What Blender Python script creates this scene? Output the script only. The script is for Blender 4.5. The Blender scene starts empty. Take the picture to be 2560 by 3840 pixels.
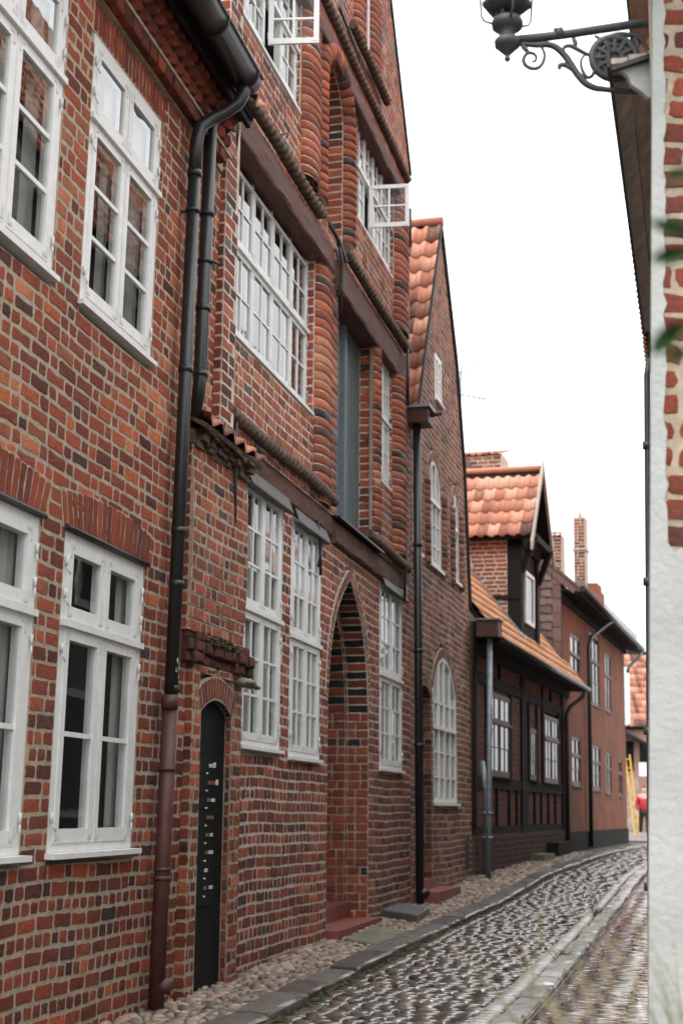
import bpy, math, random
from mathutils import Vector, Matrix
R = math.radians
rnd = random.Random(11)
SC = bpy.context.scene
COL = SC.collection
V = Vector

# ------------------------------------------------------------------ node helpers
def new_mat(name):
    m = bpy.data.materials.new(name); m.use_nodes = True
    nt = m.node_tree; nt.nodes.clear()
    out = nt.nodes.new('ShaderNodeOutputMaterial')
    b = nt.nodes.new('ShaderNodeBsdfPrincipled')
    nt.links.new(b.outputs[0], out.inputs[0])
    return m, nt, b, out
def nd(nt, t, **kw):
    n = nt.nodes.new(t)
    for k, v in kw.items():
        if k in n.inputs: n.inputs[k].default_value = v
        else: setattr(n, k, v)
    return n
def lk(nt, a, b): nt.links.new(a, b)
def ramp(nt, stops, interp='LINEAR'):
    n = nt.nodes.new('ShaderNodeValToRGB'); e = n.color_ramp.elements
    n.color_ramp.interpolation = interp
    while len(e) < len(stops): e.new(0.5)
    for i, (p, c) in enumerate(stops):
        e[i].position = p; e[i].color = (*c, 1)
    return n
def coords(nt, scale=(1, 1, 1)):
    tc = nt.nodes.new('ShaderNodeTexCoord'); mp = nt.nodes.new('ShaderNodeMapping')
    mp.inputs['Scale'].default_value = scale
    lk(nt, tc.outputs['Object'], mp.inputs[0]); return mp.outputs[0]
def mixc(nt, fac, a, b, mode='MIX'):
    n = nt.nodes.new('ShaderNodeMix'); n.data_type = 'RGBA'; n.blend_type = mode
    for i, v in ((0, fac), (6, a), (7, b)):
        if hasattr(v, 'links'): lk(nt, v, n.inputs[i])
        else: n.inputs[i].default_value = v if i == 0 else (*v, 1)
    return n.outputs[2]
def bump(nt, b, h, strength=.4, dist=.004):
    n = nd(nt, 'ShaderNodeBump'); n.inputs['Strength'].default_value = strength; n.inputs['Distance'].default_value = dist
    lk(nt, h, n.inputs['Height']); lk(nt, n.outputs[0], b.inputs['Normal']); return n
def simple(name, c, rough=.6, var=.15, nscale=8, bstr=.2, bscale=60, metal=0, spec=.5, c2=None, vscale=(1, 1, 1), dist=.003):
    m, nt, b, o = new_mat(name)
    co = coords(nt, vscale)
    nz = nd(nt, 'ShaderNodeTexNoise', Scale=nscale, Detail=6, Roughness=.65); lk(nt, co, nz.inputs['Vector'])
    rp = ramp(nt, [(.3, (0, 0, 0)), (.72, (1, 1, 1))]); lk(nt, nz.outputs[0], rp.inputs[0])
    d = c2 or tuple(x * (1 - var) for x in c); u = tuple(min(1, x * (1 + var * .5)) for x in c)
    lk(nt, mixc(nt, rp.outputs[0], d, u), b.inputs['Base Color'])
    b.inputs['Roughness'].default_value = rough; b.inputs['Metallic'].default_value = metal
    b.inputs['Specular IOR Level'].default_value = spec
    n2 = nd(nt, 'ShaderNodeTexNoise', Scale=bscale, Detail=4); lk(nt, co, n2.inputs['Vector'])
    bump(nt, b, n2.outputs[0], bstr, dist)
    return m
def brick_mat(name, stops, rough=.85, grime=.0, gl=(.018, .017, .018)):
    """tone of every brick from its own 'tone' colour: x picks the clay, y the firing, z marks a glazed black brick"""
    m, nt, b, o = new_mat(name)
    at = nd(nt, 'ShaderNodeAttribute', attribute_name='tone'); sp = nd(nt, 'ShaderNodeSeparateColor'); lk(nt, at.outputs['Color'], sp.inputs[0])
    co = coords(nt)
    nz = nd(nt, 'ShaderNodeTexNoise', Scale=26, Detail=7, Roughness=.7); lk(nt, co, nz.inputs['Vector'])
    ad = nd(nt, 'ShaderNodeMath', operation='MULTIPLY_ADD'); lk(nt, nz.outputs[0], ad.inputs[0]); ad.inputs[1].default_value = .8
    sb = nd(nt, 'ShaderNodeMath', operation='SUBTRACT'); lk(nt, sp.outputs[0], sb.inputs[0]); sb.inputs[1].default_value = .4
    lk(nt, sb.outputs[0], ad.inputs[2])
    rp = ramp(nt, stops); lk(nt, ad.outputs[0], rp.inputs[0])
    # firing: brightness of the whole brick
    ml = nd(nt, 'ShaderNodeMath', operation='MULTIPLY_ADD'); lk(nt, sp.outputs[1], ml.inputs[0]); ml.inputs[1].default_value = .78; ml.inputs[2].default_value = .4
    cc = nd(nt, 'ShaderNodeVectorMath', operation='SCALE'); lk(nt, rp.outputs[0], cc.inputs[0]); lk(nt, ml.outputs[0], cc.inputs['Scale'])
    # pits and smears of lime
    n3 = nd(nt, 'ShaderNodeTexNoise', Scale=70, Detail=5, Roughness=.75); lk(nt, co, n3.inputs['Vector'])
    r3 = ramp(nt, [(.62, (0, 0, 0)), (.8, (1, 1, 1))]); lk(nt, n3.outputs[0], r3.inputs[0])
    c1 = mixc(nt, r3.outputs[0], cc.outputs[0], (.34, .26, .2))
    r4 = ramp(nt, [(.22, (1, 1, 1)), (.4, (0, 0, 0))]); lk(nt, n3.outputs[0], r4.inputs[0])
    c2 = mixc(nt, r4.outputs[0], c1, (.035, .022, .018))
    n5 = nd(nt, 'ShaderNodeTexNoise', Scale=1.3, Detail=5, Roughness=.6); lk(nt, co, n5.inputs['Vector'])
    mp5 = nt.nodes.new('ShaderNodeMapping'); mp5.inputs['Scale'].default_value = (1.6, 1, .55); lk(nt, co, mp5.inputs[0]); lk(nt, mp5.outputs[0], n5.inputs['Vector'])
    r5 = ramp(nt, [(.48, (0, 0, 0)), (.76, (.68, .68, .68))]); lk(nt, n5.outputs[0], r5.inputs[0])
    c2 = mixc(nt, r5.outputs[0], c2, (.07, .042, .034))
    gz = mixc(nt, sp.outputs[2], c2, gl)
    lk(nt, gz, b.inputs['Base Color'])
    rr = nd(nt, 'ShaderNodeMath', operation='MULTIPLY_ADD'); lk(nt, sp.outputs[2], rr.inputs[0]); rr.inputs[1].default_value = -.4; rr.inputs[2].default_value = rough
    lk(nt, rr.outputs[0], b.inputs['Roughness']); b.inputs['Specular IOR Level'].default_value = .35
    n4 = nd(nt, 'ShaderNodeTexNoise', Scale=48, Detail=8, Roughness=.72); lk(nt, co, n4.inputs['Vector'])
    bump(nt, b, n4.outputs[0], .85, .016)
    return m
def glass_mat(name, ior=1.65, tint=(.9, .93, .92), wob=.0006):
    m, nt, b, o = new_mat(name); nt.nodes.remove(b)
    tr = nd(nt, 'ShaderNodeBsdfTransparent'); tr.inputs[0].default_value = (*tint, 1)
    gl = nd(nt, 'ShaderNodeBsdfGlossy'); gl.inputs['Roughness'].default_value = .015
    fr = nd(nt, 'ShaderNodeFresnel'); ge = nd(nt, 'ShaderNodeNewGeometry'); mr = nd(nt, 'ShaderNodeMapRange')   # a thin sheet: the same mirror from both sides
    mr.inputs['To Min'].default_value = ior; mr.inputs['To Max'].default_value = 1 / ior; lk(nt, ge.outputs['Backfacing'], mr.inputs['Value']); lk(nt, mr.outputs[0], fr.inputs['IOR'])
    co = coords(nt); nz = nd(nt, 'ShaderNodeTexNoise', Scale=5, Detail=2); lk(nt, co, nz.inputs['Vector'])
    bp = nd(nt, 'ShaderNodeBump'); bp.inputs['Strength'].default_value = .07; bp.inputs['Distance'].default_value = .004; lk(nt, nz.outputs[0], bp.inputs['Height'])
    lk(nt, bp.outputs[0], gl.inputs['Normal'])
    mx = nd(nt, 'ShaderNodeMixShader'); lk(nt, fr.outputs[0], mx.inputs[0]); lk(nt, tr.outputs[0], mx.inputs[1]); lk(nt, gl.outputs[0], mx.inputs[2])
    lk(nt, mx.outputs[0], o.inputs[0]); return m
def stone_mat(name, stops, rough=.45, bs=.5, wet=0, crough=.12):
    m, nt, b, o = new_mat(name)
    at = nd(nt, 'ShaderNodeAttribute', attribute_name='tone'); sp = nd(nt, 'ShaderNodeSeparateColor'); lk(nt, at.outputs['Color'], sp.inputs[0])
    co = coords(nt); nz = nd(nt, 'ShaderNodeTexNoise', Scale=45, Detail=6, Roughness=.7); lk(nt, co, nz.inputs['Vector'])
    ad = nd(nt, 'ShaderNodeMath', operation='MULTIPLY_ADD'); lk(nt, nz.outputs[0], ad.inputs[0]); ad.inputs[1].default_value = .4
    sb = nd(nt, 'ShaderNodeMath', operation='SUBTRACT'); lk(nt, sp.outputs[0], sb.inputs[0]); sb.inputs[1].default_value = .2
    lk(nt, sb.outputs[0], ad.inputs[2])
    rp = ramp(nt, stops); lk(nt, ad.outputs[0], rp.inputs[0]); lk(nt, rp.outputs[0], b.inputs['Base Color'])
    n2 = nd(nt, 'ShaderNodeTexNoise', Scale=9, Detail=4); lk(nt, co, n2.inputs['Vector'])
    rr = ramp(nt, [(.3, (rough * .6,) * 3), (.7, (min(1, rough * 1.5),) * 3)]); lk(nt, n2.outputs[0], rr.inputs[0]); lk(nt, rr.outputs[0], b.inputs['Roughness'])
    bump(nt, b, nz.outputs[0], bs, .006)
    b.inputs['Coat Weight'].default_value = wet; b.inputs['Coat Roughness'].default_value = crough
    return m

M = {}
M['brick1'] = brick_mat('old_red_brick', [(0, (.05, .028, .025)), (.16, (.11, .036, .029)), (.36, (.215, .048, .028)), (.62, (.325, .066, .03)), (.85, (.45, .105, .038)), (1, (.53, .18, .08))])
M['brick2'] = brick_mat('gable_house_brick', [(0, (.07, .042, .038)), (.2, (.145, .047, .035)), (.42, (.265, .066, .038)), (.66, (.38, .092, .046)), (.86, (.48, .14, .066)), (1, (.52, .23, .13))])
M['brick3'] = brick_mat('pale_red_brick', [(0, (.06, .04, .036)), (.25, (.17, .075, .055)), (.5, (.31, .115, .075)), (.75, (.40, .16, .10)), (1, (.46, .23, .15))])
M['brick4'] = brick_mat('infill_brick', [(0, (.06, .022, .017)), (.5, (.15, .042, .026)), (1, (.24, .07, .04))])
M['mortar4'] = simple('shade_dark_mortar', (.11, .075, .058), .95, .4, 10)  # infill mortar and brick coloured darker to carry the shade under the eave
M['brownpaint'] = simple('brown_window_paint', (.085, .05, .042), .5, .2, 9)
M['cream'] = simple('cream_curtain', (.5, .43, .37), .9, .2, 3, .1, 20, vscale=(6, 1, .3))
M['brick5'] = brick_mat('dormer_brick', [(0, (.2, .06, .045)), (.5, (.34, .10, .07)), (1, (.42, .14, .095))])
M['mortar1'] = simple('sandy_mortar', (.415, .335, .255), .95, .35, 14, .6, 120, spec=.2, dist=.006)
M['mortar2'] = simple('lime_mortar', (.58, .49, .405), .95, .4, 12, .6, 120, spec=.2, dist=.006)
M['mortar3'] = simple('dull_mortar', (.48, .4, .33), .95, .3, 12, .6, 120, spec=.2)
M['white'] = simple('white_paint', (.75, .75, .74), .45, .1, 9, .2, 60, c2=(.665, .66, .64))
M['hinge'] = simple('painted_hinge', (.62, .62, .61), .5, .15, 20)
M['glass'] = glass_mat('window_glass', 4.2)
M['midglass'] = glass_mat('plain_glass', 2.0)
M['clearglass'] = glass_mat('clear_glass', 1.35)
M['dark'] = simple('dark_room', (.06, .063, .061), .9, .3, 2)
M['curtain'] = simple('grey_curtain', (.4, .4, .38), .9, .2, 3, .1, 20, vscale=(6, 1, .3))
M['pipe'] = simple('black_pipe_paint', (.018, .019, .02), .38, .3, 10, .1, 30)
M['pipered'] = simple('brown_pipe_paint', (.085, .03, .024), .55, .25, 8, .15, 30)
M['zinc'] = simple('zinc_sheet', (.23, .26, .29), .45, .3, 10, .1, 30, metal=.4)
M['beam'] = simple('oxblood_beam', (.15, .062, .045), .8, .6, 7, .9, 30, c2=(.04, .025, .021), vscale=(.5, 4, 9), dist=.01)
M['darkbeam'] = simple('tarred_timber', (.014, .012, .011), .85, .4, 9, .5, 40, spec=.2, vscale=(1, 4, 2))
M['rope'] = simple('weathered_rope_clay', (.115, .066, .046), .9, .7, 14, .7, 60, c2=(.035, .03, .022), dist=.01)
M['iron'] = simple('wrought_iron', (.022, .022, .023), .55, .4, 20, .3, 60)
M['plaster'] = simple('old_plaster', (.40, .33, .29), .95, .5, 7, .6, 40, c2=(.2, .12, .1), dist=.01)
M['door'] = simple('black_door_paint', (.006, .008, .009), .6, .3, 3, .1, 40, spec=.2)
M['bluedoor'] = simple('blue_grey_boards', (.135, .17, .185), .5, .18, 4, .15, 40, vscale=(3, 1, .4))
M['brass'] = simple('brass_plate', (.45, .33, .15), .35, .2, 30, metal=.7)
M['plate'] = simple('white_plate', (.7, .7, .68), .4, .1, 30)
M['redlabel'] = simple('red_label', (.5, .03, .03), .5, .1, 30)
M['stepred'] = simple('red_tile_step', (.23, .066, .05), .5, .35, 6, .3, 30)
M['slab'] = simple('grey_stone_slab', (.12, .125, .125), .4, .4, 6, .4, 40)
M['mossslab'] = simple('mossy_stone_slab', (.17, .16, .115), .55, .5, 7, .5, 40, c2=(.06, .075, .025))
M['kerb'] = stone_mat('kerb_granite', [(0, (.05, .047, .043)), (.5, (.09, .084, .075)), (1, (.14, .13, .115))], .36, .5, .3)
M['kerblight'] = stone_mat('pale_kerb_granite', [(0, (.2, .195, .185)), (.5, (.33, .32, .3)), (1, (.44, .43, .4))], .4, .4, .5)
M['cobble'] = stone_mat('wet_cobble', [(0, (.025, .023, .02)), (.35, (.06, .049, .04)), (.7, (.105, .08, .061)), (1, (.17, .12, .09))], .3, .35, .9)
M['field'] = stone_mat('rounded_fieldstone', [(0, (.07, .063, .055)), (.3, (.14, .115, .092)), (.65, (.25, .18, .135)), (1, (.36, .27, .2))], .5)
M['paver'] = stone_mat('wet_clinker_paver', [(0, (.045, .028, .025)), (.5, (.09, .048, .04)), (1, (.15, .083, .066))], .25, .06, 1, .05)
M['earth'] = simple('wet_earth_and_moss', (.06, .048, .034), .8, .5, 6, .8, 40, c2=(.028, .042, .012), dist=.01)
M['moss'] = simple('moss', (.06, .068, .018), .95, .6, 30, .9, 150, c2=(.026, .03, .01), dist=.01)
M['leaf'] = simple('green_leaf', (.035, .085, .022), .5, .5, 12)
M['straw'] = simple('dry_grass', (.3, .26, .15), .8, .4, 12)
M['blade'] = simple('grass_blade', (.085, .12, .035), .7, .4, 12)
M['tile'] = stone_mat('clay_roof_tile', [(0, (.1, .05, .04)), (.28, (.34, .13, .08)), (.62, (.5, .215, .135)), (1, (.6, .33, .23))], .75, .3)
M['tileyel'] = stone_mat('ochre_roof_tile', [(0, (.28, .12, .06)), (.5, (.52, .235, .11)), (1, (.62, .33, .175))], .75, .3)
M['slate'] = stone_mat('brown_slate', [(0, (.07, .042, .036)), (.5, (.115, .07, .06)), (1, (.17, .11, .095))], .5, .3)
M['render'] = simple('orange_render', (.215, .058, .021), .9, .3, 1.1, .4, 50, c2=(.10, .032, .018))
M['plinth'] = simple('black_plinth', (.02, .016, .014), .9, .4, 4, .3, 40, spec=.2)
M['whitewash'] = simple('whitewashed_wall', (.42, .425, .41), .9, .12, 2.2, .6, 30, c2=(.33, .335, .32), dist=.01)
M['palerender'] = simple('pale_render', (.5, .42, .35), .9, .2, 2)
M['paleroad'] = simple('pale_paving', (.15, .135, .12), .6, .2, 2)
M['greyrender'] = simple('grey_render', (.16, .145, .13), .9, .2, 2)
M['soffit'] = simple('weathered_boards', (.42, .35, .30), .8, .4, 6, .4, 40, c2=(.25, .205, .18), vscale=(5, .6, 1))
M['lead'] = simple('dull_lead_sheet', (.10, .095, .09), .6, .3, 8, .2, 30)
M['greyiron'] = simple('grey_lamp_iron', (.055, .06, .062), .5, .3, 20)
M['skin'] = simple('skin', (.55, .33, .25), .6, .05)
M['redcoat'] = simple('red_jacket', (.42, .02, .03), .7, .2)
M['blackcloth'] = simple('black_cloth', (.02, .02, .022), .8, .2)
M['yellow'] = simple('yellow_paint', (.6, .36, .04), .5, .2)
M['pinkwall'] = simple('pink_grey_wall', (.33, .19, .15), .9, .2, 2)
M['signwhite'] = simple('white_sign', (.72, .71, .74), .4, .05)
M['redboard'] = simple('red_board', (.32, .05, .05), .6, .2)
M['poster'] = simple('red_poster', (.55, .06, .045), .6, .2, 6)

# ------------------------------------------------------------------ mesh builder
class MB:
    """collects faces in local (s along, n out, u up) coordinates -> one mesh"""
    def __init__(s, flip=True): s.v = []; s.f = []; s.m = []; s.t = []; s.sm = []; s.flip = flip
    def pt(s, p): s.v.append((p[0], -p[1], p[2]) if s.flip else (p[0], p[1], p[2])); return len(s.v) - 1
    def fc(s, idx, mat=0, tone=(.5, .5, 0), sm=False): s.f.append(idx); s.m.append(mat); s.t.append(tone); s.sm.append(sm)
    def poly(s, pts, mat=0, tone=(.5, .5, 0)): s.fc([s.pt(p) for p in pts], mat, tone)
    def box(s, a, b, mat=0, tone=(.5, .5, 0), skip=''):
        x0, y0, z0 = a; x1, y1, z1 = b
        i = [s.pt(p) for p in ((x0, y0, z0), (x1, y0, z0), (x1, y1, z0), (x0, y1, z0), (x0, y0, z1), (x1, y0, z1), (x1, y1, z1), (x0, y1, z1))]
        for k, q in (('b', (0, 3, 2, 1)), ('t', (4, 5, 6, 7)), ('0', (0, 1, 5, 4)), ('r', (1, 2, 6, 5)), ('1', (2, 3, 7, 6)), ('l', (3, 0, 4, 7))):
            if k not in skip: s.fc([i[j] for j in q], mat, tone)
    def prism(s, poly, n0, n1, mat=0, tone=(.5, .5, 0)):
        """polygon in (s,u) extruded from n0 to n1"""
        a = [s.pt((p[0], n0, p[1])) for p in poly]; b = [s.pt((p[0], n1, p[1])) for p in poly]
        s.fc(a[::-1], mat, tone); s.fc(b, mat, tone)
        for k in range(len(poly)):
            l = (k + 1) % len(poly); s.fc([a[k], a[l], b[l], b[k]], mat, tone)
    def hull4(s, quad, d, mat=0, tone=(.5, .5, 0)):
        """3D quad thickened by vector d"""
        q = [V(p) for p in quad]; d = V(d)
        a = [s.pt(p) for p in q]; b = [s.pt(p + d) for p in q]
        s.fc(a[::-1], mat, tone); s.fc(b, mat, tone)
        for k in range(len(q)):
            l = (k + 1) % len(q); s.fc([a[k], a[l], b[l], b[k]], mat, tone)
    def bar(s, p, q, w, h, up=(0, 0, 1), mat=0, tone=(.5, .5, 0)):
        p = V(p); q = V(q); d = (q - p).normalized(); side = d.cross(V(up)).normalized(); up2 = side.cross(d)
        c = [side * (w / 2 * a) + up2 * (h / 2 * b) for a, b in ((-1, -1), (1, -1), (1, 1), (-1, 1))]
        a = [s.pt(p + x) for x in c]; b = [s.pt(q + x) for x in c]
        s.fc(a[::-1], mat, tone); s.fc(b, mat, tone)
        for k in range(4): s.fc([a[k], a[(k + 1) % 4], b[(k + 1) % 4], b[k]], mat, tone)
    def tube(s, pts, r, seg=10, mat=0, cap=True, tone=(.5, .5, 0)):
        pts = [V(p) for p in pts]; rings = []
        rr = r if isinstance(r, (list, tuple)) else [r] * len(pts)
        d0 = (pts[1] - pts[0]).normalized(); ref = V((0, 0, 1)) if abs(d0.z) < .9 else V((1, 0, 0))
        side = d0.cross(ref).normalized()
        for i, p in enumerate(pts):
            d = ((pts[min(i + 1, len(pts) - 1)] - p).normalized() + (p - pts[max(i - 1, 0)]).normalized())
            d = d.normalized() if d.length > 1e-6 else d0
            side = (side - d * side.dot(d)).normalized(); up = d.cross(side)
            rings.append([s.pt(p + (side * math.cos(t) + up * math.sin(t)) * rr[i]) for t in [2 * math.pi * k / seg for k in range(seg)]])
        for a, b in zip(rings, rings[1:]):
            for k in range(seg): s.fc([a[k], a[(k + 1) % seg], b[(k + 1) % seg], b[k]], mat, tone, True)
        if cap: s.fc(rings[0][::-1], mat, tone); s.fc(rings[-1], mat, tone)
    def lathe(s, c, prof, seg=16, mat=0, tone=(.5, .5, 0)):
        """profile (radius, height) turned about the vertical through c"""
        rings = [[s.pt((c[0] + r * math.cos(2 * math.pi * k / seg), c[1] + r * math.sin(2 * math.pi * k / seg), c[2] + h)) for k in range(seg)] for r, h in prof]
        for a, b in zip(rings, rings[1:]):
            for k in range(seg): s.fc([a[k], a[(k + 1) % seg], b[(k + 1) % seg], b[k]], mat, tone, True)
        s.fc(rings[0][::-1], mat, tone); s.fc(rings[-1], mat, tone)
    def brick(s, C, N, h=.009, tone=(.5, .5, 0), jit=.0035, bev=.007, mat=0, til=.0012):
        """one hand made brick face: four corners, outward normal; rounded worn arrises, uneven outline"""
        C = [V(p) for p in C]; N = V(N); k = len(C); ctr = sum(C, V((0, 0, 0))) / k
        out = []
        for i in range(k):
            a, p, q = C[i], C[i - 1], C[(i + 1) % k]
            e1 = min(.014, (p - a).length * .2) * rnd.uniform(.4, 1.3); e2 = min(.014, (q - a).length * .2) * rnd.uniform(.4, 1.3)
            out.append(a + (p - a).normalized() * e1); out.append(a + (q - a).normalized() * e2)
            if (q - a).length > .07:
                m = (a + q) / 2; out.append(m + (ctr - m).normalized() * rnd.uniform(-.004, .004))
        hh = h * .36 * rnd.uniform(.5, 1.5)
        j = lambda: V((rnd.uniform(-jit, jit), rnd.uniform(-jit, jit), rnd.uniform(-jit, jit)))
        o = [p + j() for p in out]; o = [p - N * (p - C[0]).dot(N) for p in o] if k == 4 else o
        inn = [p + (ctr - p).normalized() * bev * rnd.uniform(.6, 1.4) + N * (hh + rnd.uniform(-til, til)) for p in o]
        io = [s.pt(p - N * .004) for p in o]; ii = [s.pt(p) for p in inn]; c = s.pt(ctr + N * (hh + rnd.uniform(0, til * 2.4)))
        n = len(o)
        for i in range(n):
            l = (i + 1) % n
            s.fc([io[i], io[l], ii[l], ii[i]], mat, tone, True); s.fc([ii[i], ii[l], c], mat, tone)
    def build(s, name, mats, parent=None):
        me = bpy.data.meshes.new(name); me.from_pydata(s.v, [], s.f)
        for m in (mats if isinstance(mats, (list, tuple)) else [mats]): me.materials.append(M[m])
        me.polygons.foreach_set('material_index', s.m); me.polygons.foreach_set('use_smooth', s.sm)
        at = me.attributes.new('tone', 'FLOAT_COLOR', 'FACE')
        at.data.foreach_set('color', [x for t in s.t for x in (t[0], t[1], t[2], 1)])
        me.validate(); me.update()
        o = bpy.data.objects.new(name, me); COL.objects.link(o)
        if parent: o.parent = parent
        return o

def tag(o, label=None, cat=None, group=None, kind=None):
    for k, v in (('label', label), ('category', cat), ('group', group), ('kind', kind)):
        if v: o[k] = v
    return o
def thing(name, label, cat, mat=None, group=None, loc=(0, 0, 0)):
    o = bpy.data.objects.new(name, None); COL.objects.link(o)
    o.empty_display_size = .2
    o.matrix_world = mat if mat else Matrix.Translation(loc)
    return tag(o, label, cat, group)

class Frame:
    """facade frame: s along the wall (horizontal), n out into the street, u up (leaning back a little)"""
    def __init__(f, th, lean, O):
        th, lean = R(th), R(lean)
        s = V((math.sin(th), math.cos(th), 0)); n = V((math.cos(th), -math.sin(th), 0)); u = V((0, 0, 1))
        f.s = s; f.u = u * math.cos(lean) - n * math.sin(lean); f.n = n * math.cos(lean) + u * math.sin(lean); f.O = V(O)
    def at(f, s, n=0, u=0): return f.O + f.s * s + f.n * n + f.u * u
    def mat(f):
        m = Matrix.Identity(4)
        for c, ax in enumerate((f.s, -f.n, f.u)):
            for r in range(3): m[r][c] = ax[r]
        for r in range(3): m[r][3] = f.O[r]
        return m
F1 = Frame(12.96, 0, V((math.cos(R(12.96)), -math.sin(R(12.96)), 0)) * -3.6)
F2 = Frame(14.0, .7, F1.at(12.0, .03))
F3 = Frame(15.0, .9, F2.at(7.75))
F4 = Frame(18.0, 0, F3.at(5.0))
F5 = Frame(18.4, 0, F4.at(9.35, 0, 0))

# ------------------------------------------------------------------ brickwork
def free_intervals(s0, s1, u0, u1, forb, ds=.01):
    n = max(1, int(round((s1 - s0) / ds))); iv = []; st = None
    um = [u0 + .008, (u0 + u1) / 2, u1 - .008]
    for k in range(n + 1):
        s = s0 + (s1 - s0) * k / n
        ok = not any(fb(s, u) for fb in forb for u in um)
        if ok and st is None: st = s
        if not ok and st is not None:
            iv.append((st, s - ds)); st = None
    if st is not None: iv.append((st, s1))
    return [(a, b) for a, b in iv if b - a > .02]
def rect(a, b, c, d): return lambda s, u: a < s < b and c < u < d
def wob(s, u):
    return .007 * math.sin(1.7 * s + .6 * u) + .005 * math.sin(4.1 * s - 1.3 * u + 1)
def courses(mb, s0, s1, u0, u1, forb=(), n=0, ch=.1, pats=('SH',), tone=None, thick=.3, joint=.013, jit=.0035, st=.27, hd=.128, h=.009, nfun=None, wave=1):
    u = u0; k = 0
    while u < u1 - .03:
        un = min(u + ch * rnd.uniform(.97, 1.03), u1)
        if u1 - un < .035: un = u1
        nn = n + (nfun((u + un) / 2) if nfun else 0)
        for a, b in free_intervals(s0, s1, u, un, forb):
            mb.box((a, nn - thick, u), (b, nn, un), 1)
            pat = pats[k % len(pats)]; p = s0 - rnd.uniform(0, .4); i = rnd.randrange(len(pat))
            while p < b:
                L = (st if pat[i % len(pat)] == 'S' else hd) * rnd.uniform(.93, 1.06); q = p + L
                x0, x1 = max(p, a), min(q, b)
                if b - x1 < .05 and x1 < b: x1 = b; q = b
                if x1 - x0 > .035:
                    w = [wave * wob(x0, u), wave * wob(x1, u), wave * wob(x1, un), wave * wob(x0, un)]
                    g = joint / 2 * rnd.uniform(.75, 1.6)
                    t = tone((x0 + x1) / 2, (u + un) / 2) if tone else (rnd.random(), rnd.random(), 0)
                    mb.brick([(x0 + g, nn, u + g + w[0]), (x1 - g, nn, u + g + w[1]), (x1 - g, nn, un - g + w[2]), (x0 + g, nn, un - g + w[3])], (0, 1, 0), h, t, jit)
                p = q; i += 1
        u = un; k += 1
def arch_path(s0, s1, us, ua, n=24):
    """segmental / round arch: points from the left springing over the apex to the right one"""
    c = (s0 + s1) / 2; hw = (s1 - s0) / 2; rise = ua - us; r = (hw * hw + rise * rise) / (2 * rise); cu = ua - r
    a0 = math.asin(min(1, hw / r)); a0 = a0 if rise <= hw else math.pi - a0
    return [(c + r * math.sin(-a0 + 2 * a0 * k / n), cu + r * math.cos(-a0 + 2 * a0 * k / n)) for k in range(n + 1)]
def gothic_path(s0, s1, us, ua, n=24, bul=.16):
    c = (s0 + s1) / 2; out = []
    for k in range(n + 1):
        t = k / n
        if t <= .5: x = t * 2; p = V((s0, us)).lerp(V((c, ua)), x); d = V((-(ua - us), c - s0)).normalized()
        else: x = 2 - t * 2; p = V((s1, us)).lerp(V((c, ua)), x); d = V(((ua - us), s1 - c)).normalized()
        out.append(tuple(p + d * (math.sin(math.pi * x) * bul)))
    return out
def inside(poly):
    def f(x, y):
        r = False; j = len(poly) - 1
        for i in range(len(poly)):
            xi, yi = poly[i]; xj, yj = poly[j]
            if (yi > y) != (yj > y) and x < (xj - xi) * (y - yi) / (yj - yi) + xi: r = not r
            j = i
        return r
    return f
def offset_path(path, d):
    out = []
    for i, p in enumerate(path):
        a = V(path[max(i - 1, 0)]); b = V(path[min(i + 1, len(path) - 1)]); t = (b - a).normalized()
        out.append((p[0] - t.y * d, p[1] + t.x * d))
    return out
def resample(path, L):
    P = [V(p) for p in path]; tot = sum((b - a).length for a, b in zip(P, P[1:])); n = max(2, int(round(tot / L))); out = []
    for k in range(n + 1):
        d = tot * k / n
        for a, b in zip(P, P[1:]):
            l = (b - a).length
            if d <= l + 1e-9: out.append(tuple(a.lerp(b, d / l if l else 0))); break
            d -= l
    return out
def ring(mb, path, w, n=0, L=.1, tone=None, thick=.25, h=.01, back=True, joint=.012):
    """voussoirs standing on a path (walked so that outside is to the left)"""
    P = resample(path, L); O = offset_path(P, w)
    for i in range(len(P) - 1):
        a, b, c, d = V(P[i]), V(P[i + 1]), V(O[i + 1]), V(O[i])
        if back: mb.prism([a, b, c, d], n - thick, n, 1)
        def q(x, y, f): return x.lerp(y, f)
        L1 = (b - a).length; f = joint / 2 / max(L1, .02); g = joint / 2 / w
        a1, b1 = q(a, b, f), q(a, b, 1 - f); d1, c1 = q(d, c, f), q(d, c, 1 - f)
        a2, d2 = q(a1, d1, g), q(a1, d1, 1 - g); b2, c2 = q(b1, c1, g), q(b1, c1, 1 - g)
        t = tone(a.x, a.y) if tone else (rnd.random(), rnd.random(), 0)
        mb.brick([(p.x, n, p.y) for p in (a2, b2, c2, d2)], (0, 1, 0), h, t)
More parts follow.
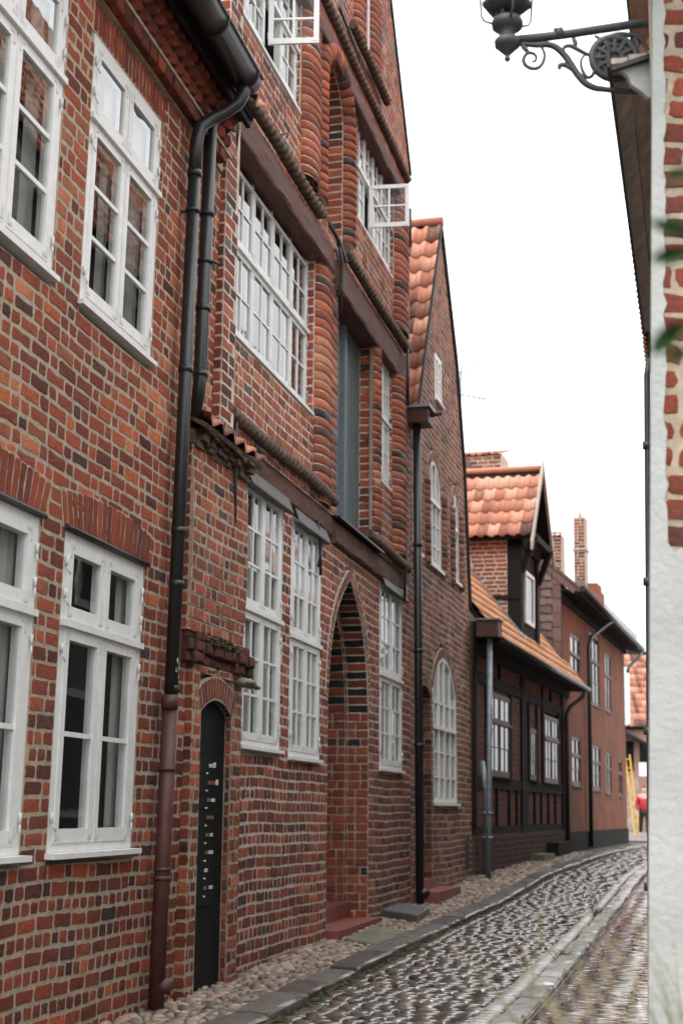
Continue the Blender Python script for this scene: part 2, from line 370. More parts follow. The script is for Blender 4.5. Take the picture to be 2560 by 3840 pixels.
def reveal(mb, path, n0, n1, L=.1, tonef=None, inw=True, splits=1, joint=.012):
    """inner face of an opening: bricks on the soffit/jamb between depth n0 (front) and n1 (back)"""
    P = resample(path, L)
    for i in range(len(P) - 1):
        a, b = V(P[i]), V(P[i + 1]); t = (b - a).normalized(); N = V((t.y, 0, -t.x))
        A, B = a - t * 0, b
        mb.fc([mb.pt((A.x, n0, A.y)), mb.pt((B.x, n0, B.y)), mb.pt((B.x, n1, B.y)), mb.pt((A.x, n1, A.y))], 1)
        g = joint / 2; e = t * g
        off = rnd.choice((.38, .62)) if splits == 2 else 1
        segs = [(n0, n0 + (n1 - n0) * off), (n0 + (n1 - n0) * off, n1)] if splits == 2 else [(n0, n1)]
        for x, y in segs:
            sg = -1 if y < x else 1
            tn = tonef(i) if tonef else (rnd.random(), rnd.random(), 0)
            mb.brick([(a.x + e.x, x + sg * g, a.y + e.y), (b.x - e.x, x + sg * g, b.y - e.y), (b.x - e.x, y - sg * g, b.y - e.y), (a.x + e.x, y - sg * g, a.y + e.y)], N, .008, tn)
def pilaster(mb, prof, u0, u1, ch=.1, tone=None, joint=.013, split=None):
    """moulded bricks stacked in courses: profile of (s, n) points"""
    c = V((sum(p[0] for p in prof) / len(prof), min(p[1] for p in prof) - .05))
    def shrink(d): return [tuple(V(p) + (c - V(p)).normalized() * d) for p in prof]
    core = shrink(.009); lo = [mb.pt((p[0], p[1], u0)) for p in core]; hi = [mb.pt((p[0], p[1], u1)) for p in core]
    for i in range(len(core) - 1): mb.fc([lo[i], lo[i + 1], hi[i + 1], hi[i]], 1, sm=True)
    u = u0; k = 0
    while u < u1 - .03:
        un = min(u + ch * rnd.uniform(.96, 1.04), u1); t = tone(c.x, u) if tone else (rnd.random(), rnd.random(), 0)
        g = joint / 2 * rnd.uniform(.8, 1.3); dn = rnd.uniform(-.004, .004)
        rows = []
        for uu, d in ((u + g, .006), (u + g + .004, .0012), ((u + un) / 2, -.0003), (un - g - .004, .0012), (un - g, .006)):
            rows.append([mb.pt((p[0] + rnd.uniform(-.001, .001), p[1] + dn, uu + rnd.uniform(-.0025, .0025) + wob(p[0], u) * .5)) for p in shrink(d)])
        for a, b in zip(rows, rows[1:]):
            for i in range(len(prof) - 1):
                tt = t
                if split is not None and i >= split[k % len(split)]: tt = ((t[0] * 1.7 + .3) % 1, t[1], t[2])
                mb.fc([a[i], a[i + 1], b[i + 1], b[i]], 0, tt, True)
        u = un; k += 1
def half_round(s0, s1, n0, n1, k=10):
    return [((s0 + s1) / 2 - (s1 - s0) / 2 * math.cos(math.pi * i / k), n0 + (n1 - n0) * math.sin(math.pi * i / k)) for i in range(k + 1)]

def rope(mb, s0, s1, n, u, r=.075, lead=.26, strands=2, seg=16, step=.013):
    k = int((s1 - s0) / step); rings = []
    for i in range(k + 1):
        s = s0 + (s1 - s0) * i / k; rg = []
        sag = .012 * math.sin(s * 1.9 + u)
        blk = 1 + .06 * math.sin(int(s / .27) * 12.9)
        for j in range(seg):
            t = 2 * math.pi * j / seg
            rr = r * blk * (.4 + .68 * abs(math.sin((t - 2 * math.pi * s / lead) * strands / 2)) ** .6)
            rg.append(mb.pt((s, n + rr * math.cos(t), u + sag + rr * math.sin(t))))
        rings.append(rg)
    for a, b in zip(rings, rings[1:]):
        for j in range(seg): mb.fc([a[j], a[(j + 1) % seg], b[(j + 1) % seg], b[j]], 0, sm=True)
    mb.fc(rings[0][::-1]); mb.fc(rings[-1])

# ------------------------------------------------------------------ windows
def window(root, s0, s1, u0, u1, n, cols, rows, frame=.075, cas=.06, bars=(0, 0), depth=.07, sill=True, hinges=True, curtain=None, arch=None, hood=None, mats='white', room=.5, skip=(), trans=.06, sillmat=None, proj=.05, cmat='curtain', gmat='glass'):
    """cols: list of (s0,s1) casements; rows: list of (u0,u1, nv, nh) casement rows with glazing bars"""
    mb = MB(); gl = MB(); it = MB()
    f = frame
    # outer frame
    mb.box((s0, n - depth, u0), (s0 + f, n, u1)); mb.box((s1 - f, n - depth, u0), (s1, n, u1))
    mb.box((s0 + f, n - depth, u1 - f), (s1 - f, n, u1)); mb.box((s0 + f, n - depth, u0), (s1 - f, n, u0 + f))
    for (a, b) in zip(cols, cols[1:]):
        mb.box((a[1] - .004, n - depth, u0 + f), (b[0] + .004, n - .004, u1 - f))
    for (a, b) in zip(rows, rows[1:]):
        mb.box((s0 + f * .6, n - depth + .004, a[1] - .002), (s1 - f * .6, n + .004, b[0] + .002))
        mb.prism([(s0 - .004, b[0] - .012 - .04), (s1 + .004, b[0] - .012 - .04), (s1 + .004, b[0] - .012), (s0 - .004, b[0] - .012)], n, n + .032)
    for ci, (a, b) in enumerate(cols):
        for ri, (c, d, nv, nh) in enumerate(rows):
            if (ci, ri) in skip: continue
            k = cas; z0, z1 = n - depth + .01, n + .006 + rnd.uniform(-.002, .002)
            mb.box((a, z0, c), (a + k, z1, d)); mb.box((b - k, z0, c), (b, z1, d))
            mb.box((a + k, z0, d - k), (b - k, z1, d)); mb.box((a + k, z0, c), (b - k, z1, c + k * 1.25))
            x0, x1, y0, y1 = a + k, b - k, c + k * 1.25, d - k
            zb = n - .012; w = .022 if nv else .03
            xs = [x0 + (x1 - x0) * i / (nv + 1) for i in range(nv + 2)]; ys = [y0 + (y1 - y0) * i / (nh + 1) for i in range(nh + 2)]
            for x in xs[1:-1]: mb.box((x - w / 2, zb - .014, y0), (x + w / 2, zb + .011, y1))
            for y in ys[1:-1]:
                for x, xx in zip(xs, xs[1:]): mb.box((x + (w / 2 if x != x0 else 0), zb - .014, y - w / 2), (xx - (w / 2 if xx != x1 else 0), zb + .010, y + w / 2))
            for x, xx in zip(xs, xs[1:]):
                for y, yy in zip(ys, ys[1:]):
                    t1, t2 = rnd.uniform(-.0015, .0015), rnd.uniform(-.0015, .0015)
                    zz = zb - .001
                    gl.fc([gl.pt((x, zz - t1, y)), gl.pt((xx, zz + t1, y)), gl.pt((xx, zz + t1 + t2, yy)), gl.pt((x, zz - t1 + t2, yy))])
            if hinges:
                hx = a + .012 if ci == 0 else b - .012
                for px, py in ((a + .015, c + .02), (b - .075, c + .02), (a + .015, d - .035), (b - .075, d - .035)):
                    mb.box((px, z1, py), (px + .06, z1 + .004, py + .022), 1)
                for px, py in ((a + .012, c + .02), (b - .034, c + .02), (a + .012, d - .095), (b - .034, d - .095)):
                    mb.box((px, z1, py), (px + .022, z1 + .0045, py + .075), 1)
                sx = s0 + .03 if ci == 0 else s1 - .03
                for py in (c + .12, d - .16):
                    mb.tube([(sx, n + .012, py), (sx, n + .012, py + .06)], .011, 6, 1)
                    mb.tube([(sx, n + .012, py), (sx + (.03 if ci == 0 else -.03), n + .03, py - .05)], .006, 5, 1)
    w = mb.build('window', [mats, 'hinge'], root)
    gl.build('pane', gmat, w)
    # the room behind
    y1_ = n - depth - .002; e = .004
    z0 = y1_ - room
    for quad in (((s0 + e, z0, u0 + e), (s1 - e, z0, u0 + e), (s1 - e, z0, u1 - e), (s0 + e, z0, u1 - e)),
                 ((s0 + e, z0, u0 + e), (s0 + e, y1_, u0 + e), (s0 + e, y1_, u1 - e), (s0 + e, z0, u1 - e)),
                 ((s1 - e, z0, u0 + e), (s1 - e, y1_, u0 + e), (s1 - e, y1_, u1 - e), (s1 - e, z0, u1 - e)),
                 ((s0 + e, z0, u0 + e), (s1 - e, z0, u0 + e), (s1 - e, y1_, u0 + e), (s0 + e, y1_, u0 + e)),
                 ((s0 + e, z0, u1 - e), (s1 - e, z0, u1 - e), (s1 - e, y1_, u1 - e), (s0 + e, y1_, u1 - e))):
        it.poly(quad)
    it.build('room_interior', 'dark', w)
    if curtain:
        cm = MB()
        for (c0, c1, q0, q1) in curtain:
            k = max(6, int((c1 - c0) / .025)); pr = None
            for i in range(k + 1):
                x = c0 + (c1 - c0) * i / k; y = n - depth - .03 + .015 * math.sin(i * 1.7 + c0 * 9)
                cur = (cm.pt((x, y, q0)), cm.pt((x, y, q1)))
                if pr: cm.fc([pr[0], cur[0], cur[1], pr[1]], sm=True)
                pr = cur
        cm.build('curtain', cmat, w)
    if sill:
        sm_ = MB(); sm_.prism([(s0 - .03, u0 - .035), (s1 + .03, u0 - .035), (s1 + .03, u0 - .002), (s0 - .03, u0 - .002)], n - .04, n + proj)
        sm_.build('sill', sillmat or mats, w)
    if hood:
        hm = MB(); hm.hull4([(s0 - .03, n + .04, hood), (s1 + .05, n + .04, hood), (s1 + .06, n + .085, hood - .13), (s0 - .03, n + .085, hood - .13)], (0, .006, .004)); hm.box((s0 - .03, n + .03, hood - .145), (s1 + .06, n + .1, hood - .132))
        hm.build('drip_cap', 'lead', w)
    return w
def leaf_casement(root, hinge, length, u0, u1, ang, nv=1, nh=1):
    """an open casement, hinged at (s, n), swung out by ang degrees from the wall plane"""
    mb = MB(); gl = MB(); d = V((math.cos(R(ang)), math.sin(R(ang)), 0)); k = .05; th = V((-d.y, d.x, 0)) * .032
    def q(a, b, c, e): return [V((hinge[0], hinge[1], 0)) + d * a + V((0, 0, b)), V((hinge[0], hinge[1], 0)) + d * c + V((0, 0, b)), V((hinge[0], hinge[1], 0)) + d * c + V((0, 0, e)), V((hinge[0], hinge[1], 0)) + d * a + V((0, 0, e))]
    L = length
    for r in ((0, u0, k, u1), (L - k, u0, L, u1), (k, u1 - k, L - k, u1), (k, u0, L - k, u0 + k * 1.2)): mb.hull4(q(*r), th)
    xs = [k + (L - 2 * k) * i / (nv + 1) for i in range(nv + 2)]; ys = [u0 + k * 1.2 + (u1 - u0 - 2.2 * k) * i / (nh + 1) for i in range(nh + 2)]
    for x in xs[1:-1]: mb.hull4(q(x - .011, ys[0], x + .011, ys[-1]), th * .8)
    for y in ys[1:-1]:
        for x, xx in zip(xs, xs[1:]): mb.hull4(q(x + (.011 if x > k else 0), y - .011, xx - (.011 if xx < L - k else 0), y + .011), th * .7)
    for px in (.012, L - .07):
        for py in (u0 + .02, u1 - .04): mb.hull4([p + th * 1.01 for p in q(px, py, px + .055, py + .02)], th * .12)
    for py in (u0 + .08, u1 - .1): mb.tube([(hinge[0], hinge[1], py), (hinge[0], hinge[1], py + .06)], .012, 6)
    o = mb.build('open_casement', ['white'], root)
    for x, xx in zip(xs, xs[1:]):
        for y, yy in zip(ys, ys[1:]): gl.poly([p + th * .4 for p in q(x, y, xx, yy)])
    gl.build('pane', 'clearglass', o)
    return o

def pantiles(mb, O, A, B, nA, nB, wa, lb, amp=.028, N=None, tone=None, mat=0, sub=6):
    """clay pantiles: O lower corner, A along the eave, B up the slope"""
    O, A, B = V(O), V(A).normalized(), V(B).normalized(); N = V(N).normalized()
    for j in range(nB):
        for i in range(nA):
            t = tone() if tone else (rnd.random(), rnd.random(), 0); dz = rnd.uniform(-.004, .004)
            rows = []
            for v, hgt in ((0, .0), (0, .03), (1.03, .002)):
                rw = []
                for k in range(sub + 1):
                    x = k / sub; w = amp * math.cos(2 * math.pi * (x + .1)) + (.004 if k == sub else 0)
                    rw.append(mb.pt(O + A * ((i + x) * wa) + B * ((j + v) * lb) + N * (w + hgt + dz)))
                rows.append(rw)
            for a, b in zip(rows, rows[1:]):
                for k in range(sub): mb.fc([a[k], a[k + 1], b[k + 1], b[k]], mat, t, True)

# ================================================================== near house (left edge of the picture)
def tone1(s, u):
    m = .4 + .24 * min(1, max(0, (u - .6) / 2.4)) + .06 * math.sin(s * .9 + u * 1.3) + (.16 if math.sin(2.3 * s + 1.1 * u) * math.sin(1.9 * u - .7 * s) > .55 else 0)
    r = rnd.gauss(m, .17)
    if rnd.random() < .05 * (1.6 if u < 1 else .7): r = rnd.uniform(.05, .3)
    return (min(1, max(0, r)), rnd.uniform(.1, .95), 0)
def build_near_house():
    root = thing('brick_house', 'orange-red brick house nearest on the left, with big white windows and black gutter', 'house', F1.mat())
    mb = MB()
    W = [(6.31, 7.62, 4.54, 6.42), (8.05, 9.35, 4.54, 6.42), (6.31, 7.68, 1.09, 3.05), (8.05, 9.43, 1.09, 3.05)]
    forb = [rect(*w) for w in W]
    arcs = []
    for a, b in ((6.28, 7.70), (8.03, 9.44)):
        p = [(a - .05, 3.05), (b + .06, 3.05)]
        arcs.append(p)
        forb.append(rect(a - .02, b - .06, 6.41, 6.66))
    pats = ['SHHSH', 'HS', 'SSH', 'SHH', 'SH']
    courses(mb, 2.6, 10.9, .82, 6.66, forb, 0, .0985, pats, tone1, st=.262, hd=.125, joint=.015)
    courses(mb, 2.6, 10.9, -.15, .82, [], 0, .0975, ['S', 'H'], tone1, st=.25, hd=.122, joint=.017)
    # flat arches over the lower windows, fanning out
    for a, b in ((6.28, 7.70), (8.03, 9.44)):
        n = 19; c = (a + b) / 2
        mb.prism([(a - .03, 3.05), (b + .03, 3.05), (b + .1, 3.29), (c + .3, 3.335), (c - .3, 3.335), (a - .1, 3.29)], -.1, .0045, 1)
        for i in range(n):
            def X(t, top): x = a - .02 + (b - a + .04) * t; return x + ((x - c) * .1 if top else 0)
            t0, t1 = i / n + .0045, (i + 1) / n - .0045
            ht = lambda x: 3.335 - .05 * ((x - c) / .7) ** 2 + rnd.uniform(-.006, .006); hb = lambda x: 3.055
            q = [(X(t0, 0), .006, hb(0)), (X(t1, 0), .006, hb(0)), (X(t1, 1), .006, ht(X(t1, 1))), (X(t0, 1), .006, ht(X(t0, 1)))]
            mb.brick(q, (0, 1, 0), .012, (min(1, max(0, rnd.gauss(.5, .1))), rnd.uniform(.3, .7), 0))
        mb.box((a - .02, -.25, 6.42), (b - .04, -.002, 6.655), 1)
        x = a - .01
        while x < b - .08:
            mb.brick([(x + .006, 0, 6.43), (x + .064, 0, 6.43), (x + .064, 0, 6.65), (x + .006, 0, 6.65)], (0, 1, 0), .01, (min(1, max(0, rnd.gauss(.5, .1))), rnd.uniform(.3, .6), 0)); x += .07
    mb.build('wall', ['brick1', 'mortar1'], root)
    # corbelled cornice: a row of headers, then two saw-tooth rows under the gutter
    cb = MB()
    def tc(): return (min(1, max(0, rnd.gauss(.4, .12))), rnd.uniform(.2, .6), 0)
    cb.box((4.6, -.3, 6.66), (10.75, .03, 6.78), 1); x = 4.65
    while x < 10.6:
        w = .165 * rnd.uniform(.95, 1.05); a, b, n = x + .008, x + w - .008, .1 + rnd.uniform(-.006, .006)
        cb.brick([(a, n, 6.672), (b, n, 6.672), (b, n, 6.768), (a, n, 6.768)], (0, 1, 0), .012, tc(), bev=.016)
        cb.brick([(a, .03, 6.672), (b, .03, 6.672), (b, n, 6.672), (a, n, 6.672)], (0, 0, -1), .008, tc())
        for xx, s in ((a, -1), (b, 1)): cb.fc([cb.pt((xx, .03, 6.67)), cb.pt((xx, n, 6.67)), cb.pt((xx, n, 6.77)), cb.pt((xx, .03, 6.77))], 0, tc())
        x += w
    cb.box((4.6, -.3, 6.78), (10.75, .105, 6.81), 1)
    for row, (z0, z1, n) in enumerate(((6.81, 6.90, .085), (6.905, 6.995, .12), (7.0, 7.08, .155))):
        cb.box((4.6, -.3, z0 - .004), (10.7, n, z1 + .004), 1); x = 4.65 + .06 * row
        while x < 10.55:
            p = n + .06; w = .15
            for q in (((x + .004, n, z0), (x + w / 2, p, z0), (x + w / 2, p, z1), (x + .004, n, z1)), ((x + w / 2, p, z0), (x + w - .004, n, z0), (x + w - .004, n, z1), (x + w / 2, p, z1))):
                nv = V(q[1]) - V(q[0]); nv = V((-nv.y, nv.x, 0)).normalized()
                cb.brick(q, nv, .006, tc(), jit=.002, bev=.005)
            cb.fc([cb.pt((x + .004, n, z0)), cb.pt((x + w / 2, p, z0)), cb.pt((x + w - .004, n, z0))], 0, tc())
            x += w
    cb.build('cornice', ['brick1', 'mortar1'], root)
    # windows
    up = [(4.60, 5.80, 0, 2), (5.86, 6.36, 0, 0)]; lo = [(1.145, 2.44, 0, 1), (2.50, 2.98, 0, 0)]
    for a, b in ((6.31, 7.62), (8.05, 9.35)):
        m = (a + b) / 2
        window(root, a, b, 4.54, 6.42, -.005, [(a + .07, m - .015), (m + .015, b - .07)], up, curtain=[(a + .42, m - .03, 4.6, 6.3), (m + .35, b - .1, 4.6, 6.3)], cas=.062)
    for a, b in ((6.31, 7.68), (8.05, 9.43)):
        m = (a + b) / 2 - .005
        w = window(root, a, b, 1.09, 3.04, -.005, [(a + .085, m - .015), (m + .015, b - .085)], lo, curtain=[(m + .42, b - .02, 1.15, 2.95), (m + .1, m + .16, 1.15, 2.95)], cas=.066, frame=.09, proj=.075, gmat='midglass')
        h = MB(); h.tube([(a - .03, .02, 3.055), (b + .03, .02, 3.055)], .018, 8); h.build('drip_cap', 'pipe', w)
    # boarded eave, gutter and roof slope
    e = MB(); e.box((4.6, .15, 7.085), (10.7, .3, 7.12)); e.box((4.6, .24, 7.02), (10.7, .28, 7.085)); e.build('eave_board', 'darkbeam', root)
    GN = .43; g = MB(); k = 12
    cs = [(GN + .115 * math.cos(math.pi + math.pi * i / k), 7.13 + .125 * math.sin(math.pi + math.pi * i / k)) for i in range(k + 1)]
    rings = [[g.pt((s, c[0], c[1])) for c in cs] for s in (4.6, 6.5, 8.5, 10.12)]
    for a, b in zip(rings, rings[1:]):
        for i in range(k): g.fc([a[i], a[i + 1], b[i + 1], b[i]], sm=True)
    g.fc(rings[-1]); g.tube([(4.6, GN + .117, 7.14), (10.13, GN + .117, 7.14)], .012, 6)
    for s in (7.2, 8.2, 9.2, 10.0): g.tube([(s, GN - .121 * math.cos(math.pi * i / 8), 7.13 - .131 * math.sin(math.pi * i / 8)) for i in range(9)], .008, 5)
    g.build('gutter', 'pipe', root)
    rf = MB(); sl = V((0, -math.cos(R(48)), math.sin(R(48)))); pantiles(rf, (4.6, .36, 7.2), (1, 0, 0), sl, 28, 14, .22, .33, N=(0, math.sin(R(48)), math.cos(R(48))))
    rf.hull4([(4.6, .32, 7.12), (10.7, .32, 7.12), (10.7, .45 - 3.1, 7.12 + 3.44), (4.6, .45 - 3.1, 7.12 + 3.44)], (0, -.03, -.03), 1)
    rf.build('roof', ['tile', 'darkbeam'], root)
    # black downpipe with its swan neck, brown standpipe at the foot, second pipe beside it
    d = MB(); P = [(10.0, .43, 7.05), (10.0, .425, 6.95), (9.99, .39, 6.87), (9.97, .29, 6.79), (9.91, .19, 6.71), (9.86, .125, 6.63), (9.845, .105, 6.5), (9.845, .1, 6.2)]
    d.tube(P, .052, 14); d.tube([(9.845, .1, 6.2), (9.83, .1, 2.15)], .05, 16)
    for u in (6.2, 4.6, 3.35, 2.95, 2.18): d.tube([(9.84, .1, u), (9.84, .1, u + .05)], .057, 16)
    d.tube([(9.845, .1, 5.9), (9.845, .1, 5.93)], .058, 12); d.box((9.84, -.01, 5.905), (9.86, .1, 5.925))
    d.build('downpipe', 'pipe', root)
    sc = MB()
    for k in range(26):
        a = rnd.uniform(.9, 2.6); u = rnd.choice((2.27, 2.31, 2.34, 2.38)) + rnd.uniform(-.02, .02); h = rnd.uniform(.015, .05)
        q = [(9.83 - .0515 * math.cos(a + da), .1 + .0515 * math.sin(a + da), u + du) for da, du in ((0, 0), (.07, .003), (.07, h), (0, h))]; sc.poly(q)
    sc.build('paint_scratch', 'plate', bpy.data.objects['downpipe'])
    d = MB(); d.tube([(9.825, .1, 2.16), (9.80, .1, .0)], .056, 16)
    for u, h, r in ((2.06, .1, .061), (1.62, .025, .06), (.92, .03, .061), (.86, .03, .063)): d.tube([(9.81, .1, u), (9.81, .1, u + h)], r, 16)
    d.tube([(9.80, .1, .16), (9.83, .2, .14)], [.05, .055], 14)
    d.build('standpipe', 'pipered', root)
    d = MB(); d.tube([(10.16, .11, 6.95), (10.15, .11, 4.62), (10.16, .1, 4.52), (10.22, .06, 4.42), (10.36, .03, 4.36)], .052, 16)
    for u in (6.0, 5.2, 4.66): d.tube([(10.155, .11, u), (10.155, .11, u + .045)], .06, 14)
    d.tube([(10.15, .16, 5.62), (10.23, .2, 5.62)], .012, 6); d.tube([(10.155, .11, 5.6), (10.155, .11, 5.63)], .062, 14)
    d.build('downpipe', 'pipe', root)
    return root
build_near_house()

# ================================================================== gabled house with rope mouldings
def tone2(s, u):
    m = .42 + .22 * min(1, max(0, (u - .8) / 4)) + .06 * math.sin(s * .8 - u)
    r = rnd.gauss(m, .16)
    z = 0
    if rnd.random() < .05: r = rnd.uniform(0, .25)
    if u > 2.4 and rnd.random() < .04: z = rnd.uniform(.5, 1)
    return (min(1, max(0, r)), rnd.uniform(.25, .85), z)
def build_gabled_house():
    root = thing('gabled_brick_house', 'tall gabled brick house with twisted rope mouldings, oak beams and a pointed arch doorway', 'house', F2.mat())
    forb = []
    WIN = dict(G1=(-.16, 1.1, 1.9, 4.27), G2=(1.42, 2.58, 1.86, 4.23), G3=(5.52, 6.95, 1.87, 4.22), U1=(-.95, 2.2, 5.5, 7.42), U2=(5.42, 6.32, 5.56, 7.28), T1=(-.9, 1.5, 8.64, 10.0), T2=(4.2, 6.4, 8.62, 10.0))
    for w in WIN.values(): forb.append(rect(*w))
    # doorway and blind niche
    door = gothic_path(2.95, 4.93, 2.55, 3.98, 24, .27); dpoly = [(2.95, 0)] + door + [(4.93, 0)]
    dor = offset_path(door, .13); forb.append(inside([(2.95, -.5)] + door + [(4.93, -.5)]))
    forb.append(inside(dor + door[::-1]))
    nic = arch_path(2.36, 3.42, 9.35, 9.88, 24); nout = offset_path(nic, .3); forb.append(inside([(2.36 - .3, 7.95)] + nout + [(3.42 + .3, 7.95)]))
    forb.append(rect(3.2, 5.2, 4.52, 7.55))          # loading hatch
    gab = lambda s, u: u > 10.75 and u > 10.75 + (7.55 - s) * 1.4
    forb.append(gab)
    forb.append(lambda s, u: s < -.34 and u < 2.25)
    mb = MB()
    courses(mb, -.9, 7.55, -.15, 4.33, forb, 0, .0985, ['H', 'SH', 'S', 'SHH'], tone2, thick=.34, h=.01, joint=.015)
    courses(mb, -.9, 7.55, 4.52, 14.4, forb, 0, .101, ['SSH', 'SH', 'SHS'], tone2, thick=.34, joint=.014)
    # voussoirs of the doorway
    ring(mb, door, .12, .002, .075, tone2, .2)
    # stepped reveal of the doorway: three orders, bands of black glazed brick in the arch
    for k, (ins, n0, n1) in enumerate(((0, 0, -.26), (.1, -.26, -.52), (.2, -.52, -.85))):
        for side in (0, 1):
            jamb = [(4.93 - ins, 2.5), (4.93 - ins, -.1)] if side else [(2.95 + ins, -.1), (2.95 + ins, 2.5)]
            def tj(i): return (min(1, max(0, rnd.gauss(.5, .12))), rnd.uniform(.4, .8), 1 if rnd.random() < .06 else 0)
            reveal(mb, jamb, n0, n1, .1, tj, splits=2)
            if k: # little front faces between the orders
                a, b = (4.93 - ins, 4.93 - ins + .1) if side else (2.95 + ins - .1, 2.95 + ins)
                mb.box((a, n0 - .3, -.1), (b, n0, 2.5), 1); u = -.1
                while u < 2.45:
                    mb.brick([(a + .004, n0, u + .006), (b - .004, n0, u + .006), (b - .004, n0, u + .094), (a + .004, n0, u + .094)], (0, 1, 0), .008, tj(0)); u += .1
        g = gothic_path(2.95 + ins, 4.93 - ins, 2.5, 3.98 - ins * 1.1, 24, .26)
        def tz(i): return (.5, .5, 1) if (i // 1 + k) % 2 == 0 else (rnd.uniform(.35, .6), rnd.uniform(.3, .6), 0)
        reveal(mb, g, n0, n1, .1, tz, splits=1)
        if k:
            go = gothic_path(2.95 + ins - .1, 4.93 - ins + .1, 2.5, 3.98 - (ins - .1) * 1.1, 24, .26)
            ring(mb, g, .1, n0 - .001, .1, lambda s, u: (.45, .4, 1 if rnd.random() < .5 else 0), .2)
    mb.build('wall', ['brick2', 'mortar2'], root)
    d = MB(); d.prism([(3.0, -.1)] + gothic_path(3.0, 4.9, 2.5, 3.75, 16, .26) + [(4.9, -.1)], -.95, -.86)
    for x in (3.5, 3.95, 4.4): d.box((x - .012, -.86, 0), (x + .012, -.845, 2.7))
    d.build('door', 'darkbeam', root)
    s = MB(); s.box((2.86, -.85, -.2), (4.98, .16, .13)); s.box((2.96, -.85, .13), (4.9, -.2, .3)); s.build('step', 'stepred', root)
    # pilasters
    def pil(prof, u0, u1, split=None, ch=.1, tn=None):
        p = MB(); pilaster(p, prof, u0, u1, ch, tn or tone2, split=split); p.build('pilaster', ['brick2', 'mortar2'], root)
    pA = [(2.2, -.12), (2.21, .01), (2.26, .06), (2.34, .092), (2.46, .105), (2.6, .1), (2.7, .075), (2.76, .035), (2.78, .02), (2.98, .018), (3.19, .016), (3.2, -.02), (3.2, -.2)]
    pil(pA, 4.56, 7.22, [8, 5])
    pB = [(5.2, -.2), (5.2, -.06), (5.1, .0), (5.105, .03), (5.16, .07), (5.24, .085), (5.32, .07), (5.36, .03), (5.41, .01), (5.42, -.08)]
    pil(pB, 4.56, 7.2, [3, 6])
    pil(half_round(6.3, 6.92, .0, .13), 4.72, 7.2, [5, 4])
    pil(half_round(1.54, 2.12, .0, .13), 7.95, 10.0, [5, 6])
    pil(half_round(6.42, 7.1, .0, .13), 7.9, 9.92, [5, 4])
    # quoins where the front projects past the neighbour
    q = MB(); q.box((-1.2, -.4, 4.4), (-.86, .125, 14), 1); u = 4.42
    while u < 13.9:
        t = (min(1, max(0, rnd.gauss(.5, .2))), rnd.uniform(.3, .8), 0); b = .01; c = .092
        q.brick([(-1.2, -.3, u + b), (-1.2, .12, u + b), (-1.2, .12, u + c), (-1.2, -.3, u + c)], (-1, 0, 0), .01, t)
        z = 1 if rnd.random() < .35 else 0
        if rnd.random() < .5: sp = [(-1.2, -1.04), (-1.025, -.87)]
        else: sp = [(-1.2, -.93)]
        for a, bb in sp: q.brick([(a + .004, .125, u + b), (bb - .004, .125, u + b), (bb - .004, .125, u + c), (a + .004, .125, u + c)], (0, 1, 0), .01, (rnd.random(), rnd.random(), z if a < -1.1 and len(sp) > 1 else 0))
        u += .1
    q.build('corner_pier', ['brick2', 'mortar2'], root)
    # foot of the party wall: bulging pier with a small black door in it
    f = MB(); archd = arch_path(-1.36, -.6, 2.1, 2.21, 12); apoly = inside([(-1.36, -.5)] + archd + [(-.6, -.5)]); ro = inside(offset_path(archd, .2) + archd[::-1])
    courses(f, -1.56, -.34, -.15, 2.46, [apoly, ro], .085, .0985, ['SH', 'HS', 'S', 'H'], tone1, thick=.42, joint=.016)
    courses(f, -1.74, -.34, 2.7, 4.16, [], .085, .0965, ['SHH', 'SH', 'HS'], tone2, thick=.42, joint=.017, nfun=lambda u: .03 * math.sin((u - 2.7) / 1.45 * 3.14))
    ring(f, archd, .19, .087, .062, lambda s, u: (rnd.uniform(.2, .5), rnd.uniform(.4, .7), 0), .25)
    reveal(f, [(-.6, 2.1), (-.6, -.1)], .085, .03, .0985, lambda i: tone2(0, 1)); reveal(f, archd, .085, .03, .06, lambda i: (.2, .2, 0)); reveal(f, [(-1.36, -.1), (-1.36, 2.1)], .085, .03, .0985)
    for (a, u0, u1) in ((-1.56, -.15, 2.46), (-1.74, 2.7, 4.16)):   # the return that faces up the street
        u = u0
        while u < u1 - .04:
            f.brick([(a, -.2, u + .009), (a, .085, u + .009), (a, .085, u + .09), (a, -.2, u + .09)], (-1, 0, 0), .01, tone1(0, .5)); u += .098
    # splay that eases the pier back into the wall
    for k in range(42):
        u = -.1 + k * .1 + rnd.uniform(-.003, .003)
        if u > 4.1: break
        f.brick([(-.34, .085, u + .008), (-.17, .03, u + .008), (-.17, .03, u + .091), (-.34, .085, u + .091)], (.31, .95, 0), .009, tone2(0, u))
    f.prism([(-.34, -.15), (-.34, 4.16), (-.16, 4.16), (-.16, -.15)], -.1, .02, 1)
    f.build('pier', ['brick2', 'mortar1'], root)
    c = MB()                                                              # mossy corbel
    for row, (u0, u1, n) in enumerate(((2.46, 2.545, .105), (2.545, 2.635, .135), (2.635, 2.71, .11))):
        x = -1.72
        while x < -.2:
            w = rnd.uniform(.09, .27); w = min(w, -.16 - x); j = rnd.uniform(-.035, .03)
            c.box((x, -.1, u0), (x + w, n + j - .012, u1), 0, (.12, .2, 0))
            c.brick([(x + .005, n + j - .01, u0 + .004), (x + w - .005, n + j - .01, u0 + .004), (x + w - .005, n + j - .01, u1 - .004), (x + .005, n + j - .01, u1 - .004)], (0, 1, 0), .014, (rnd.uniform(0, .4), rnd.uniform(.1, .5), 0), .008, .014)
            c.brick([(x + .005, .05, u0 + .0), (x + w - .005, .05, u0), (x + w - .005, n + j, u0), (x + .005, n + j, u0)], (0, 0, -1), .004, (.1, .1, 0))
            x += w
    cc = c.build('corbel', ['brick2', 'mortar1'], root)
